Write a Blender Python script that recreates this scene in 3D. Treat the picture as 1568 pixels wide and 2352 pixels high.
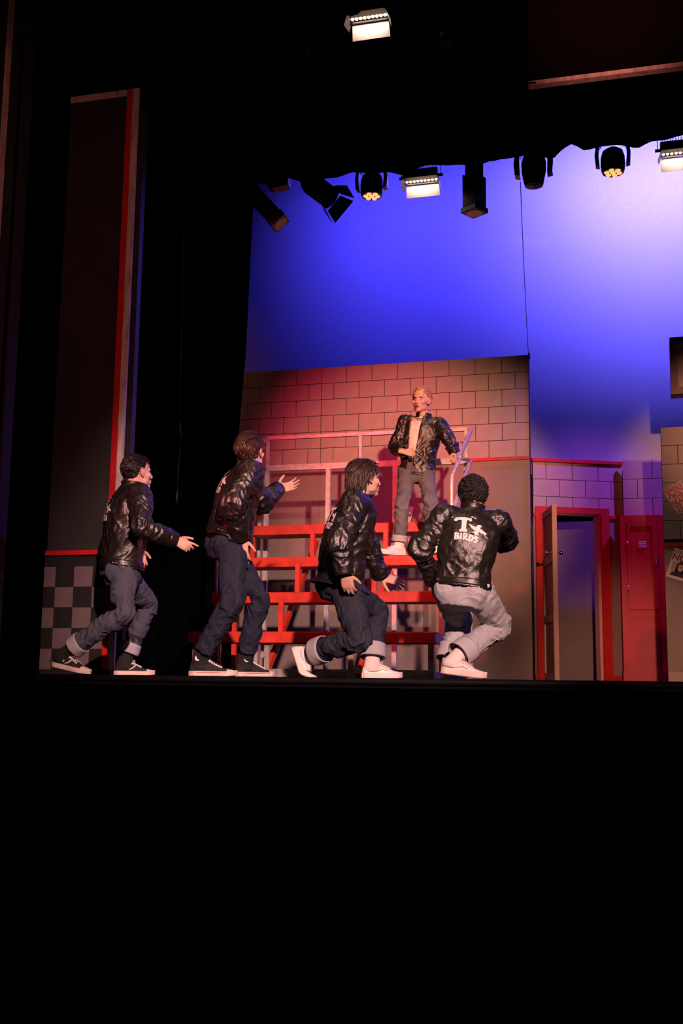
import bpy, bmesh, math, random
import numpy as np
from mathutils import Vector, Matrix, noise
from mathutils.bvhtree import BVHTree
random.seed(7); np.random.seed(7)
for o in list(bpy.data.objects): bpy.data.objects.remove(o)
SC = bpy.context.scene
COL = SC.collection
R = math.radians

# ------------------------------------------------------------------ camera
# stage coordinates: X to the right along the stage, Y upstage, Z up, stage floor at z = 0
FPX = 2520.0; YAW = R(15.0); PITCH = R(8.75); ROLL = 0.0126
CAM = Vector((0, 0, -0.02))
_fw = Vector((-math.sin(YAW)*math.cos(PITCH), math.cos(YAW)*math.cos(PITCH), math.sin(PITCH)))
_rt = Vector((math.cos(YAW), math.sin(YAW), 0)); _up = _rt.cross(_fw)
_r2 = _rt*math.cos(ROLL) + _up*math.sin(ROLL); _u2 = _up*math.cos(ROLL) - _rt*math.sin(ROLL)
cd = bpy.data.cameras.new('camera'); cam = bpy.data.objects.new('camera', cd); COL.objects.link(cam)
cd.sensor_fit = 'VERTICAL'; cd.sensor_height = 36.0; cd.lens = FPX/2352*36.0
cd.clip_start = 0.05; cd.clip_end = 200
cam.matrix_world = Matrix((( _r2.x, _u2.x, -_fw.x, CAM.x), (_r2.y, _u2.y, -_fw.y, CAM.y), (_r2.z, _u2.z, -_fw.z, CAM.z), (0, 0, 0, 1)))
SC.camera = cam
def at(px, py, Y):                     # survey helper: sight line through a picture point, met at depth Y
    d = _fw + _r2*((px-784)/FPX) + _u2*((1176-py)/FPX)
    return CAM + d*(Y/d.y)
def atx(px, py, X):
    d = _fw + _r2*((px-784)/FPX) + _u2*((1176-py)/FPX)
    return CAM + d*(X/d.x)

# ------------------------------------------------------------------ world, exposure
w = bpy.data.worlds.new('dark_house'); SC.world = w; w.use_nodes = True
w.node_tree.nodes['Background'].inputs[0].default_value = (0.5, 0.3, 0.4, 1)
w.node_tree.nodes['Background'].inputs[1].default_value = 0.0012
SC.view_settings.view_transform = 'Standard'; SC.view_settings.look = 'None'
SC.view_settings.gamma = 1.0; SC.view_settings.use_curve_mapping = False
SC.view_settings.exposure = 0.0

# ------------------------------------------------------------------ stage lights (spots on the house bridge, booms and overhead pipes)
def spot(name, loc, aim, col, watts, deg, blend=0.5, size=0.08):
    l = bpy.data.lights.new(name, 'SPOT'); l.color = col; l.energy = watts; l.spot_size = R(deg); l.spot_blend = blend; l.shadow_soft_size = size
    o = bpy.data.objects.new(name, l); COL.objects.link(o); o.location = loc
    o.rotation_euler = (Vector(aim)-Vector(loc)).to_track_quat('-Z', 'Y').to_euler()
    return o
WARM = (1.0,0.42,0.28); RED = (1.0,0.03,0.05); MAG = (1.0,0.05,0.15); PINK = (1.0,0.54,0.47); BLUE = (0.06,0.045,1.0); VIO = (0.32,0.08,1.0)
# warm key from the right box boom, almost level with the heads
spot('boom_key_light', (2.6,-2.6,2.9), (-2.1,11.6,2.05), WARM, 10500, 14.5, 0.9, 0.10)
# low warm light on the lockers and the right-hand flats
spot('boom_low_light', (0.9,-1.0,1.5), (-0.1,11.6,0.0), WARM, 2600, 13, 0.9, 0.10)
spot('house_right_light', (1.6,-2.6,2.4), (1.0,11.2,2.4), WARM, 5000, 9, 1.0, 0.10)
# red parcan on the first pipe, on the left half of the block wall
spot('pipe_red_light', (-2.9,6.85,4.1), (-2.9,12.1,2.5), MAG, 650, 34, 0.7, 0.08)
spot('boom_red_light', (-5.0,-2.0,3.0), (-1.6,10.6,1.3), RED, 1500, 15, 0.8, 0.08)
# pink front light on the players with small red specials on the header and the wing flats
spot('house_front_light', (2.2,-3.0,4.0), (-2.1,7.1,0.75), PINK, 9500, 21, 0.8, 0.12)
spot('house_header_light', (1.6,-3.0,1.2), (-0.1,7.2,4.62), (1.0,0.27,0.2), 5600, 8, 0.9, 0.1)
spot('house_wing_light', (3.2,-3.0,1.8), (-4.3,7.6,2.9), (1.0,0.30,0.24), 1300, 23, 1.0, 0.1)
# violet side and back light from the right
spot('overhead_violet_light', (1.5,11.62,4.8), (-0.4,12.45,2.1), VIO, 700, 60, 0.8, 0.08)
spot('wing_violet_light', (4.6,9.6,4.2), (-2.2,9.0,1.2), (0.22,0.10,1.0), 700, 40, 0.8, 0.08)
# cyclorama batten above the stage, shuttered above the tops of the flats
def cyc_batten(name, x, length, col, watts, aimz, spread):
    l = bpy.data.lights.new(name, 'AREA'); l.shape = 'RECTANGLE'; l.size = length; l.size_y = 0.2; l.color = col; l.energy = watts; l.spread = R(spread)
    o = bpy.data.objects.new(name, l); COL.objects.link(o); o.location = (x,10.5,7.9)
    o.rotation_euler = (Vector((x,13.7,aimz))-Vector((x,10.5,7.9))).to_track_quat('-Z', 'Y').to_euler()
cyc_batten('cyclorama_batten', 0.6, 2.6, (0.125,0.095,1.0), 190, 6.0, 56)
cyc_batten('cyclorama_batten', -2.4, 2.6, BLUE, 48, 5.8, 56)
cyc_batten('cyclorama_batten', -5.2, 2.6, BLUE, 20, 5.7, 60)
# ------------------------------------------------------------------ mesh helpers
def M4(loc=(0,0,0), rot=(0,0,0)):
    from mathutils import Euler
    return Matrix.Translation(Vector(loc)) @ Euler(rot).to_matrix().to_4x4()
def frame(o, x, y, z):
    return Matrix(((x[0],y[0],z[0],o[0]),(x[1],y[1],z[1],o[1]),(x[2],y[2],z[2],o[2]),(0,0,0,1)))
class MB:
    def __init__(s, m=None): s.v = []; s.f = []; s.sm = []; s.m = m or Matrix()
    def add(s, vs, fs, smooth=False):
        n = len(s.v); s.v += [s.m @ Vector(p) for p in vs]
        s.f += [tuple(i+n for i in q) for q in fs]; s.sm += [smooth]*len(fs); return s
    def box(s, lo, hi, b=0.0):
        x0,y0,z0 = lo; x1,y1,z1 = hi
        if b <= 0:
            return s.add([(x0,y0,z0),(x1,y0,z0),(x1,y1,z0),(x0,y1,z0),(x0,y0,z1),(x1,y0,z1),(x1,y1,z1),(x0,y1,z1)],
              [(0,3,2,1),(4,5,6,7),(0,1,5,4),(1,2,6,5),(2,3,7,6),(3,0,4,7)])
        bm = bmesh.new(); bmesh.ops.create_cube(bm, size=1)
        for v in bm.verts: v.co = Vector(((x0+x1)/2+v.co.x*(x1-x0), (y0+y1)/2+v.co.y*(y1-y0), (z0+z1)/2+v.co.z*(z1-z0)))
        bmesh.ops.bevel(bm, geom=bm.edges[:], offset=b, segments=1, affect='EDGES', profile=0.5)
        bm.verts.index_update()
        s.add([v.co.copy() for v in bm.verts], [tuple(v.index for v in f.verts) for f in bm.faces]); bm.free(); return s
    def cbox(s, c, d, b=0.0): return s.box([c[i]-d[i]/2 for i in range(3)], [c[i]+d[i]/2 for i in range(3)], b)
    def tube(s, pts, r, n=10, caps=True, smooth=True):
        pts = [Vector(p) for p in pts]; rs = r if isinstance(r, (list, tuple)) else [r]*len(pts)
        vs = []; fs = []; prev = None
        for i, p in enumerate(pts):
            t = (pts[min(i+1,len(pts)-1)] - pts[max(i-1,0)]).normalized()
            if prev is None:
                a = Vector((0,0,1)) if abs(t.z) < 0.9 else Vector((1,0,0)); a = (a - t*a.dot(t)).normalized()
            else: a = (prev - t*prev.dot(t)).normalized()
            prev = a; b = t.cross(a)
            for k in range(n):
                q = 2*math.pi*k/n; vs.append(p + (a*math.cos(q)+b*math.sin(q))*rs[i])
        m = len(pts)
        for i in range(m-1):
            for k in range(n): fs.append((i*n+k, i*n+(k+1)%n, (i+1)*n+(k+1)%n, (i+1)*n+k))
        s.add(vs, fs, smooth)
        if caps: s.f += [tuple(len(s.v)-m*n+k for k in range(n-1,-1,-1)), tuple(len(s.v)-n+k for k in range(n))]; s.sm += [False, False]
        return s
    def bar(s, a, b, wx, wy, upv=(0,0,1)):     # rectangular bar from a to b
        a = Vector(a); b = Vector(b); t = (b-a).normalized(); u = Vector(upv); u = (u - t*u.dot(t)).normalized(); c = t.cross(u)
        vs = [p + c*sx*wx/2 + u*sy*wy/2 for p in (a, b) for sx, sy in ((-1,-1),(1,-1),(1,1),(-1,1))]
        return s.add(vs, [(0,1,2,3),(7,6,5,4),(0,4,5,1),(1,5,6,2),(2,6,7,3),(3,7,4,0)])
    def lathe(s, prof, n=20, smooth=True):     # profile (r, z) about local Z
        vs = [(r*math.cos(2*math.pi*k/n), r*math.sin(2*math.pi*k/n), z) for r, z in prof for k in range(n)]
        fs = [(i*n+k, i*n+(k+1)%n, (i+1)*n+(k+1)%n, (i+1)*n+k) for i in range(len(prof)-1) for k in range(n)]
        s.add(vs, fs, smooth)
        s.f += [tuple(len(s.v)-len(prof)*n+k for k in range(n-1,-1,-1)), tuple(len(s.v)-n+k for k in range(n))]; s.sm += [False, False]
        return s
    def prism(s, poly, d):                     # polygon in local XZ, thickness d along +Y
        n = len(poly); vs = [(x,0,z) for x, z in poly] + [(x,d,z) for x, z in poly]
        fs = [tuple(range(n)), tuple(range(2*n-1, n-1, -1))] + [(i, i+n, (i+1)%n+n, (i+1)%n) for i in range(n)]
        return s.add(vs, fs)
    def build(s, name, mat, parent=None):
        me = bpy.data.meshes.new(name)
        vs = s.v
        if parent is not None:
            im = WM[parent.name].inverted(); vs = [im @ Vector(p) for p in vs]
        me.from_pydata([tuple(p) for p in vs], [], s.f)
        me.polygons.foreach_set('use_smooth', s.sm); me.validate(); me.update()
        bm = bmesh.new(); bm.from_mesh(me); bmesh.ops.recalc_face_normals(bm, faces=bm.faces[:]); bm.to_mesh(me); bm.free()
        me.materials.append(mat)
        o = bpy.data.objects.new(name, me); COL.objects.link(o)
        WM[o.name] = WM[parent.name].copy() if parent is not None else Matrix()
        if parent is not None: o.parent = parent
        return o
WM = {}
def tag(o, label=None, cat=None, group=None, kind=None):
    if label: o['label'] = label
    if cat: o['category'] = cat
    if group: o['group'] = group
    if kind: o['kind'] = kind
    return o
def thing(name, m, label, cat, group=None):
    o = bpy.data.objects.new(name, None); o.empty_display_size = 0.1; COL.objects.link(o)
    o.matrix_world = m if isinstance(m, Matrix) else Matrix.Translation(Vector(m))
    WM[o.name] = o.matrix_world.copy()
    return tag(o, label, cat, group)

# ------------------------------------------------------------------ materials
def mat(name, col, rough=0.6, metal=0.0, spec=0.5, nscale=0, namp=0.0, bump=0.0, bscale=None, emis=None, estr=0, coords='Object', sheen=0, stretch=None):
    m = bpy.data.materials.new(name); m.use_nodes = True; nt = m.node_tree; b = nt.nodes['Principled BSDF']
    b.inputs['Base Color'].default_value = (*col, 1); b.inputs['Roughness'].default_value = rough; b.inputs['Metallic'].default_value = metal
    b.inputs['Specular IOR Level'].default_value = spec
    if sheen: b.inputs['Sheen Weight'].default_value = sheen
    if emis: b.inputs['Emission Color'].default_value = (*emis, 1); b.inputs['Emission Strength'].default_value = estr
    if nscale or bump:
        tc = nt.nodes.new('ShaderNodeTexCoord'); src = tc.outputs[coords]
        if stretch:
            mp = nt.nodes.new('ShaderNodeMapping'); mp.inputs['Scale'].default_value = stretch; nt.links.new(src, mp.inputs[0]); src = mp.outputs[0]
        nz = nt.nodes.new('ShaderNodeTexNoise'); nz.inputs['Scale'].default_value = nscale or 20; nz.inputs['Detail'].default_value = 5
        nt.links.new(src, nz.inputs['Vector'])
        if namp:
            r = nt.nodes.new('ShaderNodeValToRGB'); r.color_ramp.elements[0].position = 0.3; r.color_ramp.elements[1].position = 0.7
            r.color_ramp.elements[0].color = (*[c*(1-namp) for c in col], 1); r.color_ramp.elements[1].color = (*[min(1, c*(1+namp)) for c in col], 1)
            nt.links.new(nz.outputs['Fac'], r.inputs[0]); nt.links.new(r.outputs[0], b.inputs['Base Color'])
        if bump:
            n2 = nz
            if bscale:
                n2 = nt.nodes.new('ShaderNodeTexNoise'); n2.inputs['Scale'].default_value = bscale; n2.inputs['Detail'].default_value = 4; nt.links.new(src, n2.inputs['Vector'])
            bp = nt.nodes.new('ShaderNodeBump'); bp.inputs['Strength'].default_value = bump; bp.inputs['Distance'].default_value = 0.01
            nt.links.new(n2.outputs['Fac'], bp.inputs['Height']); nt.links.new(bp.outputs[0], b.inputs['Normal'])
    return m
BLACK = mat('black_paint', (0.006,0.006,0.007), 0.55, nscale=6, namp=0.3)
VELVET = mat('black_velour', (0.0012,0.0012,0.0014), 0.95, spec=0.02)
MATTE = mat('black_masking_paint', (0.0004,0.0004,0.0004), 0.95, spec=0.0)
STAGE = mat('stage_floor_paint', (0.0015,0.0015,0.002), 0.7, spec=0.05, nscale=3, namp=0.4)
NOSE = mat('stage_nosing', (0.003,0.0025,0.004), 0.6, spec=0.1, nscale=9, namp=0.5)
CYC = mat('cyclorama_cloth', (0.72,0.72,0.74), 0.9, spec=0.1, nscale=90, namp=0.05, stretch=(1,1,0.15))
BRICK = mat('painted_block_tan', (0.42,0.33,0.29), 0.75, nscale=3.5, namp=0.12, bump=0.05, bscale=120)
MORTAR = mat('block_joint_dark', (0.03,0.022,0.02), 0.9)
DADO = mat('dado_grey_brown', (0.24,0.19,0.165), 0.6, nscale=2.5, namp=0.1)
REDTRIM = mat('red_trim_paint', (0.50,0.006,0.010), 0.5, nscale=8, namp=0.12)
REDWOOD = mat('red_bench_paint', (0.62,0.035,0.018), 0.5, nscale=9, namp=0.25, bump=0.06, bscale=40)
STEEL = mat('worn_grey_angle_steel', (0.36,0.31,0.28), 0.5, 0.3, nscale=14, namp=0.45)
RAILM = mat('pale_rail_tube', (0.62,0.52,0.46), 0.35, 0.2, nscale=20, namp=0.2)
ALU = mat('brushed_aluminium', (0.6,0.6,0.62), 0.3, 0.9)
CHROME = mat('chrome', (0.75,0.75,0.78), 0.15, 1.0)
FIX = mat('fixture_black', (0.005,0.005,0.006), 0.42, nscale=30, namp=0.3)
FIXG = mat('fixture_gloss_black', (0.01,0.01,0.012), 0.2)
LENS = mat('dark_lens_glass', (0.02,0.008,0.008), 0.08, spec=0.8)
LED = mat('amber_led', (0.8,0.5,0.3), 0.4, emis=(1,0.40,0.14), estr=1.5)
LEDW = mat('warm_white_led', (0.9,0.8,0.6), 0.4, emis=(1,0.72,0.42), estr=3)
FLAP = mat('barn_door_inside', (0.8,0.7,0.66), 0.5)
WOOD = mat('raw_timber_edge', (0.55,0.42,0.32), 0.65, nscale=12, namp=0.2, stretch=(1,1,0.1))
TAN = mat('tan_box_paint', (0.34,0.24,0.2), 0.7, nscale=10, namp=0.15)
PINKP = mat('pale_pink_panel', (0.62,0.5,0.46), 0.7, nscale=14, namp=0.12)
PAPER = mat('poster_paper', (0.78,0.66,0.6), 0.8, nscale=5, namp=0.05)
REDINK = mat('red_ink', (0.62,0.04,0.03), 0.7)
BROWNINK = mat('brown_ink', (0.2,0.03,0.02), 0.7)
BLACKINK = mat('black_ink', (0.02,0.015,0.015), 0.7)
YELINK = mat('yellow_ink', (0.7,0.45,0.08), 0.7)
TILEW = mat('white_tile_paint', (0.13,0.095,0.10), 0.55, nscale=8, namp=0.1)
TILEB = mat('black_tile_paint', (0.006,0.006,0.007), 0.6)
PANEL = mat('dark_grey_wing_panel', (0.016,0.014,0.014), 0.8, nscale=3, namp=0.25)
EDGE = mat('pale_timber_trim', (0.5,0.42,0.38), 0.65, nscale=25, namp=0.35, stretch=(1,1,0.2))
RETURN = mat('dark_return_board', (0.018,0.016,0.02), 0.6, nscale=9, namp=0.3)
CABLE = mat('black_cable', (0.01,0.01,0.012), 0.5)
# ------------------------------------------------------------------ the setting
def struct(name, mb, m): return tag(mb.build(name, m), kind='structure')
struct('floor', MB().box((-10,6.4,-0.06),(6,14.6,0)), STAGE)
struct('trim_1', MB().tube([(-10,6.4,-0.022),(6,6.4,-0.022)], 0.021, 12), NOSE)          # rounded stage nosing
struct('wall_front', MB().box((-10,6.43,-1.2),(6,6.5,-0.06)), MATTE)
struct('floor_house', MB().box((-10,-3,-1.26),(6,6.5,-1.2)), MATTE)
struct('wall_back', MB().box((-10,14.6,0),(6,14.7,8.5)), MATTE)
struct('wall_left', MB().box((-10.1,6.5,0),(-10,14.7,8.5)), MATTE)
struct('wall_right', MB().box((6,6.5,0),(6.1,14.7,8.5)), MATTE)
struct('ceiling', MB().box((-10.1,6.9,8.5),(6.1,14.7,8.6)), MATTE)

# cyclorama, gently curved cloth with a hem
mb = MB(); n = 60
vs = []; fs = []
for i in range(n+1):
    x = -7.5 + 12.5*i/n
    for z in (0.05, 2.0, 4.0, 6.0, 8.2): vs.append((x, 13.7+0.006*math.sin(i*0.9)+0.004*math.sin(i*2.3+z), z))
for i in range(n):
    for k in range(4): fs.append((i*5+k,(i+1)*5+k,(i+1)*5+k+1,i*5+k+1))
mb.add(vs, fs, True)
cyc = mb.build('cyclorama', CYC); tag(cyc, 'tall pale cyclorama cloth flooded with blue violet light at the back', 'backdrop')
sd = cyc.modifiers.new('cloth', 'SOLIDIFY'); sd.thickness = 0.004

# black leg curtain at the left, hanging in folds; its on-stage edge flares out towards the floor
def drape(name, x_of, zs, Y, depth, nf, m, label, cat, n=220):
    vs = []; fs = []
    for j, z in enumerate(zs):
        x0, x1 = x_of(z)
        for i in range(n+1):
            t = i/n; a = 2*math.pi*nf*t
            vs.append((x0+(x1-x0)*t, Y + depth*math.sin(a)*(0.7+0.3*math.sin(a*0.37+1)) + 0.3*depth*math.sin(2.3*a+z*0.3), z))
    k = n+1
    for j in range(len(zs)-1):
        for i in range(n): fs.append((j*k+i, j*k+i+1, (j+1)*k+i+1, (j+1)*k+i))
    o = MB().add(vs, fs, True).build(name, m); tag(o, label, cat)
    s = o.modifiers.new('cloth', 'SOLIDIFY'); s.thickness = 0.006
    return o
edge = [at(x, y, 11.2) for x, y in ((583,424),(578,520),(572,640),(565,800),(560,860),(551,960),(546,1020),(541,1100),(536,1250),(532,1500))]
ez = [p.z for p in edge][::-1]; ex = [p.x for p in edge][::-1]
def legx(z): return (-7.6, float(np.interp(z, ez, ex)))
drape('leg_curtain', legx, [0.02,0.5,1,1.5,2,2.4,2.8,3.2,3.6,4,4.5,5,5.6,6.5,7.9], 11.2, 0.035, 26, VELVET, 'black velour leg curtain beside the brick wall, edge flaring out below', 'curtain')
drape('leg_curtain', lambda z: (-9.2, -4.9), [0.02,1,2,3,4,5,6,7.9], 9.2, 0.05, 22, VELVET, 'black leg curtain in the dark behind the checkered wing flat', 'curtain')

# black border with a scalloped lower edge
bp = [(300,432),(480,428),(583,426),(610,424),(662,412),(699,416),(740,412),(824,400),(883,393),(928,400),(970,388),(1013,379),(1040,380),(1060,378),(1121,371),(1136,373),(1186,362),(1272,357),(1282,347),(1300,337),(1316,330),(1326,337),(1335,345),(1377,343),(1434,330),(1464,339),(1482,330),(1501,320),(1568,317),(1640,316),(1760,318)]
be = [at(x, y, 8.6) for x, y in bp]; bx = [p.x for p in be]; bz = [p.z for p in be]
n = 300; vs = []; fs = []; x0 = -9.0; x1 = 5.5
for i in range(n+1):
    x = x0 + (x1-x0)*i/n; zl = float(np.interp(x, bx, bz))
    if x > bx[-1]: zl += 0.03*math.sin((x-bx[-1])*9)
    yy = 0.03*math.sin(x*9)+0.02*math.sin(x*21+1)
    for j in range(5): vs.append((x, 8.6+yy*(1-0.12*j), zl + (7.9-zl)*j/4))
for i in range(n):
    for j in range(4): fs.append((i*5+j,(i+1)*5+j,(i+1)*5+j+1,i*5+j+1))
o = MB().add(vs, fs, True).build('border_curtain', VELVET); tag(o, 'black border curtain with a scalloped lower edge above the stage lights', 'curtain')
o.modifiers.new('cloth', 'SOLIDIFY').thickness = 0.006
drape('border_curtain', lambda z: (-9, 5.5), [5.15,6,7,8.3], 7.6, 0.04, 60, VELVET, 'plain black border curtain high up behind the header panel', 'curtain', 300)

# ------------------------------------------------------------------ block-pattern flats
JT = 0.006; BH = 0.195; BW = 0.305
_brick = {}
def brick_mesh(w, h):
    k = (round(w,4), round(h,4))
    if k not in _brick:
        m = MB().box((0,-0.006,0),(w,0.004,h), 0.0015); o = m.build('brick', BRICK); _brick[k] = o.data; bpy.data.objects.remove(o)
    return _brick[k]
def put_bricks(root, x0, x1, ztop, rows, first_full, y=0.0, bw=BW, zmin=None, phase=0.0, skip=None, bh=BH):
    for r in range(rows):
        z0 = ztop-(r+1)*bh
        off = 0 if (r % 2 == 0) == first_full else bw/2
        x = x0 - ((bw-off) if off else 0) + phase
        while x > x0: x -= bw
        while x < x1-0.004:
            a, b = max(x, x0), min(x+bw, x1)
            for (s0, s1) in ([(a, b)] if skip is None else skip(a, b, z0)):
                if s1-s0 > 0.02:
                    o = bpy.data.objects.new('brick', brick_mesh(s1-s0-JT, bh-JT)); COL.objects.link(o); o.parent = root
                    o.location = (s0+JT/2, y, z0+JT/2); WM[o.name] = WM[root.name]
            x += bw
def flat_local(ox, oy, yaw): return Matrix.Translation((ox, oy, 0)) @ Matrix.Rotation(yaw, 4, 'Z')
WY = 12.1
labels = ['grey-tan block-pattern wall flat, dark red end half hidden by the black curtain', 'block-pattern wall flat in the middle, behind the left end of the bleacher rail', 'block-pattern wall flat behind the man standing on the bleachers']
for i, (xa, xb) in enumerate(((-4.74,-3.505),(-3.505,-2.285),(-2.285,-1.085))):
    m = flat_local(xa, WY, 0); W = xb-xa
    t = thing('brick_flat', m, labels[i], 'wall flat', 'block-pattern wall flats behind the bleachers')
    MB(m).box((0.002,0.004,2.44),(W-0.002,0.03,3.64)).build('joint_backing', MORTAR, t)
    put_bricks(t, 0.0, W, 3.645, 6, True, bw=W/4)
    MB(m).box((0,-0.022,2.44),(W,0.004,2.475), 0.002).build('chair_rail', REDTRIM, t)
    MB(m).box((0.0015,0.0,0.01),(W-0.0015,0.02,2.44)).build('dado_panel', DADO, t)
    fr = MB(m)
    for x in (0.03, W/2, W-0.03): fr.box((x-0.03,0.03,0),(x+0.03,0.06,3.64))
    fr.build('timber_frame', WOOD, t)
# clip at the top corner of the last flat
m = flat_local(-1.085, WY, 0)

# angled door flat (recedes to the right)
D0 = Vector((-1.062,12.175)); D1 = Vector((-0.098,12.60)); DL = (D1-D0).length; DA = math.atan2(D1.y-D0.y, D1.x-D0.x)
md = flat_local(D0.x, D0.y, DA)
def dcoord(px, py):                    # picture point on the face of the door flat -> (s, z)
    d = _fw + _r2*((px-784)/FPX) + _u2*((1176-py)/FPX)
    nrm = Vector((-math.sin(DA), math.cos(DA), 0)); o = Vector((D0.x, D0.y, 0)) - CAM
    p = CAM + d*(o.dot(nrm)/d.dot(nrm)); q = md.inverted() @ p
    return q.x, q.z
sL, zT = dcoord(1228,1163); sR, _ = dcoord(1396,1166); iL, zi = dcoord(1245,1178); iR, _ = dcoord(1378,1180)
t = thing('door_flat', md, 'violet-lit block-pattern flat with an open red-framed doorway', 'wall flat')
def skipdoor(a, b, z):
    if z+BH*0.5 < zT: return [(a, min(b, sL)), (max(a, sR), b)]
    return [(a, b)]
ZD = 2.43
put_bricks(t, 0.0, DL, ZD, 3, True, phase=-0.15)
MB(md).box((0,0.004,zT-0.02),(DL,0.03,ZD)).box((0,0.004,1.8),(sL,0.03,zT)).box((sR,0.004,1.8),(DL,0.03,zT)).build('joint_backing', MORTAR, t)
MB(md).box((-0.01,-0.03,ZD),(DL,0.035,ZD+0.04),0.002).build('top_rail', REDTRIM, t)
for a, b in ((0.0, sL), (sR, DL)):
    MB(md).box((a,0.0,0.0),(b,0.02,ZD-3*BH-0.01)).build('dado_panel', DADO, t)
    MB(md).box((a,-0.02,ZD-3*BH-0.035),(b,0.0,ZD-3*BH)).build('chair_rail', REDTRIM, t)
    MB(md).box((a,-0.02,0.005),(b,0.0,0.07)).build('baseboard', REDTRIM, t)
jw = iL-sL; jr = sR-iR
MB(md).prism([(sL,0.005),(iL,0.005),(iL,zi),(sL,zT)], 0.045).build('door_jamb', REDTRIM, t).location = md.to_3x3().inverted() @ Vector((0,0,0))
MB(md).prism([(iR,0.005),(sR,0.005),(sR,zT),(iR,zi)], 0.045).build('door_jamb', REDTRIM, t)
MB(md).prism([(sL,zT),(iL,zi),(iR,zi),(sR,zT)], 0.045).build('door_head', REDTRIM, t)
for ch in t.children:
    if ch.name.startswith(('door_jamb','door_head')): ch.location.y = -0.03
MB(md).box((iL,0.015,0.005),(iL+0.012,0.12,zi)).box((iR-0.03,0.015,0.005),(iR,0.14,zi)).box((iL,0.015,zi-0.012),(iR,0.12,zi)).build('door_lining', WOOD, t)
# the door leaf, hinged on the left jamb and swung out towards the stage
hx = md @ Vector((iL+0.004,-0.035,0)); tipp = at(1277.5,1400,11.52)
leaf_dir = (Vector((tipp.x,tipp.y,0))-Vector((hx.x,hx.y,0))); LW = 0.66
leaf_dir.normalize()
lz = zi-0.015
ml = frame((hx.x,hx.y,0.0), (leaf_dir.x,leaf_dir.y,0), (-leaf_dir.y,leaf_dir.x,0), (0,0,1))
t = thing('door_1', ml, None, None); t['kind'] = 'structure'
DOORP = mat('door_grey_mauve', (0.2,0.15,0.15), 0.6, nscale=6, namp=0.1)
DOORR = mat('door_rail_mauve', (0.34,0.25,0.26), 0.6, nscale=6, namp=0.1)
MB(ml).box((0.03,-0.004,0.02),(LW-0.03,0.006,lz)).build('door_panel', DOORP, t)
for z0, z1 in ((0.012,0.09),(0.62,0.70),(1.24,1.32),(lz-0.07,lz)): MB(ml).box((0.045,-0.02,z0),(LW-0.03,0.02,z1)).build('rail', DOORR, t)
MB(ml).box((0,-0.02,0.012),(0.045,0.02,lz)).build('stile', WOOD, t)
MB(ml).box((LW-0.035,-0.024,0.012),(LW,0.024,lz)).build('stile', WOOD, t)
for s in (-1, 1):
    kb = ml @ Matrix.Translation((LW-0.06, s*0.02, 1.335)) @ Matrix.Rotation(R(-90*s), 4, 'X')
    MB(kb).lathe([(0.022,0),(0.022,0.006),(0.009,0.01),(0.009,0.035),(0.02,0.042),(0.026,0.055),(0.022,0.068),(0.006,0.074)], 14).build('knob', CHROME, t)

# masking flat seen through the doorway
t = thing('masking_flat', (-0.6,13.15,0), 'plain grey masking flat seen through the open doorway', 'wall flat')
zm = at(1320,1198,13.15).z
MB().box((-1.7,13.15,0.005),(1.2,13.17,zm)).build('panel', DADO, t)
MB().box((-1.7,13.17,0.005),(-1.62,13.2,zm)).box((1.12,13.17,0.005),(1.2,13.2,zm)).box((-1.7,13.17,zm-0.06),(1.2,13.2,zm)).build('timber_frame', WOOD, t)
drape('masking_drape', lambda z: (-2.4,1.6), [0.02,1,2.0,2.52], 13.4, 0.03, 14, VELVET, 'low black drape behind the grey masking flat in the doorway', 'curtain', 120)

# flat with the locker
EY = 12.5; EX0 = -0.095; EX1 = 1.15
me_ = flat_local(EX0, EY, 0)
t = thing('brick_flat', me_, 'blue-violet block-pattern flat above the red locker', 'wall flat')
MB(me_).box((0.002,0.004,1.75),(EX1-EX0,0.03,2.465)).build('joint_backing', MORTAR, t)
put_bricks(t, 0.0, EX1-EX0, 2.47, 3, True, phase=0.0, bh=0.22, bw=0.32)
MB(me_).box((0,0.0,0.005),(EX1-EX0,0.03,1.80)).build('dado_panel', DADO, t)
LY = 12.36
def lk(px, py): p = at(px, py, LY); return p.x, p.z
lx0 = lk(1423,1185)[0]; lz1 = lk(1450,1184)[1]; lx1 = lx0+0.56
mlk = flat_local(lx0, LY, 0); LWD = lx1-lx0
def loc(px, py): x, z = lk(px, py); return x-lx0, z
t = thing('locker', mlk, 'tall red wooden locker with an upper door, vent plate and chrome handle', 'locker')
dx0, dz1 = loc(1438,1200); dx1, dz0 = loc(1517,1401)
fx0, fz1 = loc(1443,1417); _, fz0 = loc(1443,1540)
MB(mlk).box((0,0.03,0.003),(LWD,0.12,lz1)).build('body', REDTRIM, t)
f = MB(mlk); f.box((0,0,0.003),(dx0,0.03,lz1)); f.box((dx1,0,0.003),(LWD,0.03,lz1)); f.box((dx0,0,dz1),(dx1,0.03,lz1)); f.box((dx0,0,fz1),(dx1,0.03,dz0)); f.box((dx0,0,0.003),(dx1,0.03,fz0))
f.build('face_frame', REDTRIM, t)
MB(mlk).box((dx0,0.014,fz0),(dx1,0.03,fz1)).build('lower_panel', REDTRIM, t)
MB(mlk).box((-0.006,-0.012,0.003),(LWD,0.0,fz0-0.004)).build('plinth', REDTRIM, t)
px0, pz1 = loc(1447,1209); px1, pz0 = loc(1503,1392)
g = 0.004
dr = MB(mlk); dr.box((dx0+g,-0.008,dz0+g),(px0,0.022,dz1-g)); dr.box((px1,-0.008,dz0+g),(dx1-g,0.022,dz1-g)); dr.box((px0,-0.008,pz1),(px1,0.022,dz1-g)); dr.box((px0,-0.008,dz0+g),(px1,0.022,pz0)); dr.box((px0,0.008,pz0),(px1,0.022,pz1))
dr = dr.build('locker_door', REDTRIM, t)
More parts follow.
